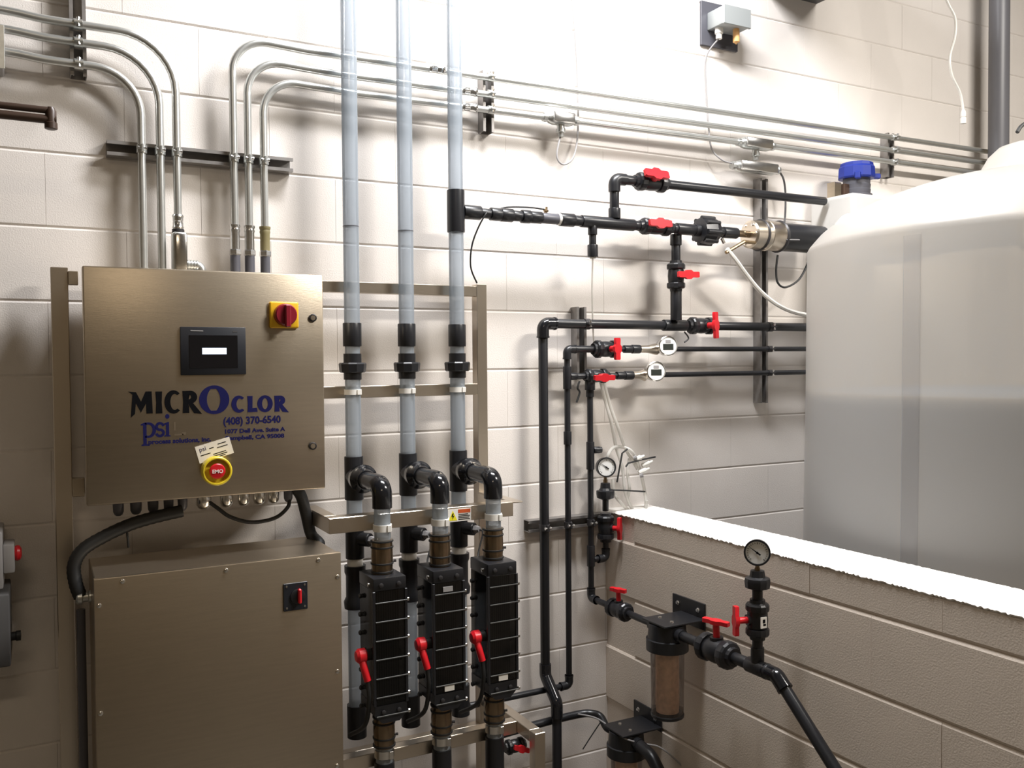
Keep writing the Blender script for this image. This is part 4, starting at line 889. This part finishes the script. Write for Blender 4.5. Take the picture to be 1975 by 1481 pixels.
def filter_housing(lb, y, z, plate):
    t_ = thing('filter_housing', (X3, y, z-.29), lb, 'filter')
    obj('head', lathe(B(), (X3, y, z+.028), (0, 0, -1), [(0, .045), (.004, .058), (.03, .060), (.05, .062), (.052, .067), (.088, .067), (.09, .060)], 28), 'pvc', t_)
    for s_ in (-1, 1): obj('port', cyl(B(), (X3, y+s_*.05, z), (X3, y+s_*.078, z), .021, 16), 'pvc', t_)
    bw = obj('bowl', lathe(B(), (X3, y, z-.058), (0, 0, -1), [(0, .0535), (.02, .0535), (.20, .0510), (.212, .047), (.214, 0)], 28), 'clear_bowl', t_)
    obj('bowl_base', lathe(B(), (X3, y, z-.262), (0, 0, -1), [(0, .051), (.002, .0525), (.010, .052), (.014, .045), (.014, 0)], 28), 'pvc', t_)
    obj('filter_cartridge', lathe(B(), (X3, y, z-.062), (0, 0, -1), [(0, .036), (.195, .036)], 24), 'cartridge', bw)
    y0, y1, z0, z1 = plate
    br = obj('bracket', box(B(), LX-.007, LX-.001, y1, y0, z0, z1, .001), 'pvc', t_)
    obj('bracket_shelf', box(B(), X3-.055, LX-.007, y-.06, y+.06, z+.028, z+.034, .001), 'pvc', t_)
    for yy in (y0-.03, y1+.03): obj('wall_bolt', lathe(B(), (LX-.007, yy, z1-.025), (-1, 0, 0), [(0, .008), (.002, .008), (.002, .005), (.007, .005), (.007, 0)], 6), 'zinc', br, smooth=20)
    for yy in (-.03, .03): obj('shelf_screw', lathe(B(), (X3-.005, y+yy, z+.034), (0, 0, 1), [(0, .007), (.004, .006), (.005, 0)], 10), 'zinc', br)
    return t_
filter_housing('clear bowl filter housing with rusty cartridge on the low wall', Yf1, ZL-.002, (atx(1300, 1143, LX).y, atx(1362, 1165, LX).y, ZL-.005, atx(1300, 1143, LX).z))
Yf2 = lw(1208, 1430).y; ZF2 = lw(1208, 1428).z+.012
filter_housing('lower clear bowl filter housing in the bottom corner, half out of the picture', Yf2, ZF2, (atx(1225, 1348, LX).y, atx(1278, 1375, LX).y, atx(1278, 1412, LX).z, atx(1225, 1348, LX).z))
hp = thing('filter_hose', (X3, Yf2, .2), 'black pipe leaving the lower filter towards the bottom picture edge', 'pipe')
obj('hose_body', sweep(B(), fillet([V(X3, Yf2-.06, ZF2), V(X3, Yf2-.14, ZF2-.01), V(X3, Yf2-.42, ZF2-.26)], .06, 6), .021, 14), 'pvc', hp)
hp2 = thing('feed_hose', (1.6, -.1, .38), 'black feed pipe and bent hose running from the rack to the lower filter', 'pipe')
pa, pb = at(1040, 1402, -.13), at(1120, 1384, -.13)
pz_ = (pa.z+pb.z)/2
obj('hose_body', sweep(B(), smoothline([V(lx1+.004, -.115, pz_-.004), V(pa.x+.02, -.105, pz_), V(pb.x, -.11, pz_+.004), at(1140, 1376, -.13), at(1158, 1382, -.15), V(X3-.02, Yf2+.085, ZF2+.004), V(X3, Yf2+.05, ZF2)], 7), .0135, 12), 'pvc', hp2)
wire('filter_lead', [at(1115, 1377, -.15), at(1150, 1385, -.17), at(1180, 1405, -.26), at(1205, 1424, -.335), at(1240, 1434, -.36), at(1270, 1440, -.38), at(1300, 1462, -.42), at(1330, 1492, -.46)], .003, 'grey_box', 'thin grey lead trailing over the lower filter head')
obj('cable_tie', sweep(B(), [at(1158, 1393, -.17), at(1140, 1420, -.18), at(1124, 1445, -.18)], .0022, 6), 'rubber', None, 'long black cable tie tail sticking down beside the lower filter', 'cable tie')
# second gauge on the filter line
g2 = thing('gauge_riser', (X3, yt_, ZL), 'black valve riser under the pressure gauge in front of the low wall', 'pipe')
zq = lambda v: lw(1461, v).z
segs(g2, (X3, yt_, ZL+.015), (0, 0, 1), [(0, zq(1248)-ZL-.015, .0185, 'socket', 'pvc'), (zq(1252)-ZL-.015, zq(1222)-ZL-.015, .0145, 'pipe', 'pvc'), (zq(1166)-ZL-.015, zq(1135)-ZL-.015, .0145, 'pipe', 'pvc')])
v2 = valve('ball_valve', 'black ball valve with red handle to the left and white tag, under the front gauge', V(X3, yt_, zq(1194)), (0, 0, 1), .0175, V(-.92, .25, 0), (0, 0, 1), .112, .082, .024, .052)
obj('white_tag', obox(B(), V(X3-.006, yt_-.030, zq(1195)), (1, -.05, 0), (.05, 1, 0), (0, 0, 1), .02, .003, .03), 'white_plastic', v2)
obj('tag_mark', obox(B(), V(X3-.006, yt_-.0318, zq(1192)), (1, -.05, 0), (.05, 1, 0), (0, 0, 1), .008, .001, .010), 'label_black', v2)
obj('tag_mark', obox(B(), V(X3-.004, yt_-.0318, zq(1199)), (1, -.05, 0), (.05, 1, 0), (0, 0, 1), .009, .001, .005), 'label_black', v2)
obj('union', lathe(B(), (X3, yt_, zq(1138)), (0, 0, 1), [(0, .015), (.004, .022), (.008, .034), (.026, .036), (.034, .034), (.038, .022), (.055, .019), (.057, .010)], 12), 'pvc', g2, smooth=20)
gauge('pressure_gauge', 'round black pressure gauge with white dial in front of the low wall', V(X3, yt_, zq(1138)+.05), V(-.72, -.69, .05), .036, .02)

# ------------------------------------------------------------------ tubing bundle over the low wall
tbn = thing('tubing_bundle', at(1215, 980, -.06), 'tangled clear sampling tubing tied with black cable ties over the wall corner', 'tubing')
Yb = -.05
for pts in ([(1158, 733), (1168, 775), (1180, 820), (1188, 862), (1200, 900), (1206, 950), (1222, 985), (1238, 992), (1246, 975), (1242, 940), (1232, 900), (1220, 872), (1200, 862), (1182, 864), (1172, 880), (1172, 898)],
            [(1164, 733), (1176, 780), (1192, 825), (1205, 862), (1218, 885), (1230, 905)],
            [(1182, 925), (1184, 950), (1196, 968), (1215, 985), (1240, 990), (1247, 965)],
            [(1214, 885), (1210, 910), (1214, 940), (1210, 960)]):
    obj('clear_tube', sweep(B(), smoothline([at(u, v, Yb-.012*((k*7) % 3)) for k, (u, v) in enumerate(pts)], 6), .0062, 8), 'clear_hose', tbn)
for u, v in ((1222, 888), (1238, 898), (1232, 912)): obj('tube_fitting', lathe(B(), at(u, v, Yb-.025), (.8, -.2, .3), [(0, .008), (.012, .010), (.03, .010), (.032, .006), (.045, .005)], 10), 'white_plastic', tbn)
for u, v in ((1222, 884), (1234, 918)): obj('tube_fitting', lathe(B(), at(u, v, Yb-.03), (.7, -.5, .3), [(0, .008), (.012, .009), (.014, 0)], 10), 'grey_box', tbn)
for pts in ([(1210, 866), (1200, 874), (1190, 930)], [(1207, 900), (1212, 893), (1240, 886), (1264, 881)], [(1180, 945), (1210, 946), (1244, 948)]):
    obj('cable_tie', sweep(B(), [at(u, v, Yb-.035) for u, v in pts], .0032, 6), 'rubber', tbn)

# ------------------------------------------------------------------ tanks
TX, TY_ = 2.879, -.993
def tank_prof(dr=0):
    return [(0, .728), (.02, .735), (.9, .718), (1.5, .708), (2.01, .703), (2.022, .7035), (2.034, .697), (2.052, .682), (2.077, .66), (2.105, .627), (2.132, .585), (2.158, .53), (2.182, .47), (2.204, .405), (2.222, .34), (2.231, .28), (2.236, .22), (2.243, .185), (2.268, .160), (2.31, .137), (2.338, .108), (2.350, .07), (2.353, 0)]
tk = thing('storage_tank', (TX, TY_, 0), 'large white translucent dome top tank holding grey liquid behind the low wall', 'tank')
obj('tank_shell', lathe(B(), (TX, TY_, 0), (0, 0, 1), tank_prof(), 96, cap=False), 'poly_tank', tk, smooth=60)
zliq = atx(1700, 778, 2.3).z
ca_ = at(1557, 768, -.45)
zliq = 1.545
obj('liquid', lathe(B(), (TX, TY_, .01), (0, 0, 1), [(0, .715), (.9, .705), (zliq-.01, .694)], 96), 'liquid', tk)
# moulded gauge strip and dome lugs
dc = (Vector((CAM.x, CAM.y))-Vector((TX, TY_))).normalized(); a0 = math.atan2(dc.y, dc.x)
def strip_px(k):
    aa = a0+math.radians(k); q = V(TX+.71*math.cos(aa), TY_+.71*math.sin(aa), 1.5)-CAM
    return abs(987.5+FPX*q.dot(rt)/q.dot(fw)-1758)
sa = a0+math.radians(min(range(-75, 76), key=strip_px))
er, et = V(math.cos(sa), math.sin(sa), 0), V(-math.sin(sa), math.cos(sa), 0)
bm = B(); 
for z0, z1, r0, r1 in ((.05, .9, .734, .718), (.9, 1.5, .718, .708), (1.5, 2.0, .708, .7025)):
    vs = [bm.verts.new(V(TX, TY_, z)+er*(r+k)+et*w) for z, r in ((z0, r0), (z1, r1)) for w, k in ((-.030, -.004), (-.022, .004), (.022, .004), (.030, -.004))]
    for k in range(3): bm.faces.new((vs[k], vs[k+1], vs[k+5], vs[k+4]))
obj('level_strip', bm, 'strip_poly', tk)
for k, dg in enumerate((-62, -25, 10, 45, 80, 130, 180, 230)):
    s2_ = a0+math.radians(dg); er2, et2 = V(math.cos(s2_), math.sin(s2_), 0), V(-math.sin(s2_), math.cos(s2_), 0)
    bm = B(); obox(bm, V(TX, TY_, 2.088)+er2*.565, et2, er2, (0, 0, 1), .11, .15, .075, .03); obj('dome_lug', bm, 'poly_white', tk, smooth=60)
t2 = thing('chemical_tank', (3.0, -.15, 0), 'smaller white square tank with a blue cap behind the dome top tank', 'tank')
bx_ = at(1564, 420, -.03).x; bz_ = at(1570, 387, -.03).z
obj('tank_shell', box(B(), bx_, 3.6, -.25, -.02, 0, bz_, .02, 3), 'poly_white', t2, smooth=60)
nc = at(1652, 345, -.14)
obj('filler_neck', lathe(B(), (nc.x, -.14, bz_-.005), (0, 0, 1), [(0, .062), (.02, .062), (.022, .054), (.04, .056), (.042, .054), (.06, .056), (.062, .054), (nc.z-bz_+.01, .054)], 24), 'pvc_grey', t2)
zc_ = nc.z-.002
cpn = obj('blue_cap', lathe(B(), (nc.x, -.14, zc_), (0, 0, 1), [(0, .056), (0, .070), (.006, .074), (.045, .072), (.052, .067), (.062, .066), (.066, .06), (.066, 0)], 12), 'blue_cap', t2, smooth=25)
obj('cap_lever', obox(B(), (nc.x+.068, -.175, zc_+.012), (1, -.4, 0), (.4, 1, 0), (0, 0, 1), .045, .022, .022, .004), 'blue_cap', cpn)
obj('cap_lever', obox(B(), (nc.x-.05, -.19, zc_+.005), (1, .4, 0), (-.4, 1, 0), (0, 0, 1), .022, .022, .03, .004), 'blue_cap', cpn)
nb = at(1612, 368, -.12)
obj('vent_block', box(B(), nb.x-.03, nb.x+.012, -.14, -.10, bz_-.004, at(1612, 353, -.12).z, .002), 'stainless', t2)
obj('vent_block', box(B(), nb.x+.016, nb.x+.05, -.15, -.10, bz_-.004, at(1625, 357, -.12).z, .002), 'brown_paint', t2)

# ------------------------------------------------------------------ things higher up and at the edges
gp = thing('drain_pipe', (at(1927, 100, -.13).x, -.13, 0), 'thick grey vertical pipe on the wall at the upper right', 'pipe')
obj('pipe', cyl(B(), (at(1927, 100, -.13).x, -.13, 0), (at(1927, 100, -.13).x, -.13, 4.3), .0445, 24), 'grey_pipe', gp)
hc = thing('hanging_cable', at(1858, 238, -.35), 'loose white cable with plug dangling in front of the upper right wall', 'cable')
obj('cable', sweep(B(), smoothline([at(1790, -160, -.3), at(1812, -40, -.32), at(1828, 5, -.33), at(1842, 35, -.34), at(1842, 70, -.34), at(1832, 110, -.35), at(1836, 145, -.35), at(1852, 180, -.35), at(1858, 215, -.35)], 7), .0055, 8), 'white_plastic', hc)
obj('plug', lathe(B(), at(1858, 212, -.35), (0, 0, -1), [(0, .007), (.012, .011), (.028, .011), (.03, .009), (.034, .012), (.056, .012), (.058, 0)], 12), 'white_plastic', hc)
wire('tank_lead', [at(1962, 255, -1.0), at(1970, 243, -1.0), at(1985, 236, -1.0), at(2010, 240, -1.0)], .006, 'rubber', 'short black cable end arching over the tank neck at the right edge')
bmz = at(1530, -16, -.05).z
bmt = thing('steel_beam', (2.66, -.7, bmz), 'dark steel beam end jutting from the wall at the top edge', 'beam')
bxa, bxb = at(1492, 5, -.05).x, at(1592, 5, -.05).x
obj('beam_flange', box(B(), bxa, bxb, -1.3, -.002, bmz, bmz+.02), 'dark_box', bmt); obj('beam_web', box(B(), (bxa+bxb)/2-.008, (bxa+bxb)/2+.008, -1.3, -.002, bmz+.02, bmz+.26), 'dark_box', bmt); obj('beam_flange', box(B(), bxa, bxb, -1.3, -.002, bmz+.26, bmz+.28), 'dark_box', bmt)
# left edge: switches and a painted pipe
YS = -.16
d1 = thing('isolator_switch', (-.12, -.1, 1.12), 'light grey isolator box with red handle at the left picture edge', 'switch')
a, b = at(2, 1048, YS), at(29, 1100, YS)
obj('switch_body', box(B(), -.30, a.x+.004, -.20, -.03, at(2, 1130, YS).z, at(2, 1022, YS).z, .004, 2), 'grey_box', d1)
obj('switch_nose', box(B(), a.x+.004, b.x, -.19, -.10, b.z, a.z, .004, 2), 'grey_box', d1)
rc = at(34, 1066, -.15)
obj('red_handle', lathe(B(), (b.x, -.15, rc.z), (1, 0, 0), [(0, .018), (.006, .020), (.012, .018), (.016, .01), (.016, 0)], 18), 'red', d1)
d2 = thing('control_station', (-.12, -.1, .85), 'dark grey control box with black knob below the isolator at the left edge', 'switch')
a, b = at(18, 1136, YS), at(22, 1272, YS)
obj('box_body', box(B(), -.30, b.x, -.22, -.03, b.z, a.z, .004, 2), 'dark_box', d2)
k_ = at(24, 1227, -.14)
obj('knob', lathe(B(), (b.x, -.14, k_.z), (1, 0, 0), [(0, .011), (.010, .011), (.012, .013), (.022, .013), (.023, 0)], 16), 'rubber', d2)
bp_ = thing('brown_pipe', (-.1, -.3, 2.2), 'dark brown painted pipe end with a capped elbow entering from the left edge', 'pipe')
q0, q1 = at(-120, 228, -.3), at(100, 234, -.3)
zb2 = at(60, 222, -.3).z
obj('pipe', cyl(B(), (-.6, -.3, zb2-.006), (q1.x+.01, -.3, zb2-.006), .0105, 14), 'brown_paint', bp_)
obj('pipe', cyl(B(), (-.6, -.3, zb2+.016), (q1.x+.004, -.3, zb2+.016), .0085, 14), 'brown_paint', bp_)
obj('cap', lathe(B(), (q1.x-.002, -.3, zb2-.030), (0, 0, 1), [(0, .010), (.002, .0145), (.016, .0145), (.018, .0125), (.045, .0125), (.054, .008), (.056, 0)], 16), 'brown_paint', bp_)

# small drain valve under the lower clamp bar
dvp = at(1003, 1430, YC)
valve('ball_valve', 'small black valve with red lever under the lower rack bar at the bottom', V(XT[2]+.078, YC+.02, zleg-.075), (1, 0, 0), .0125, (.1, -1, .1), (1, -.2, -.35), .07, .05, .02, .03)
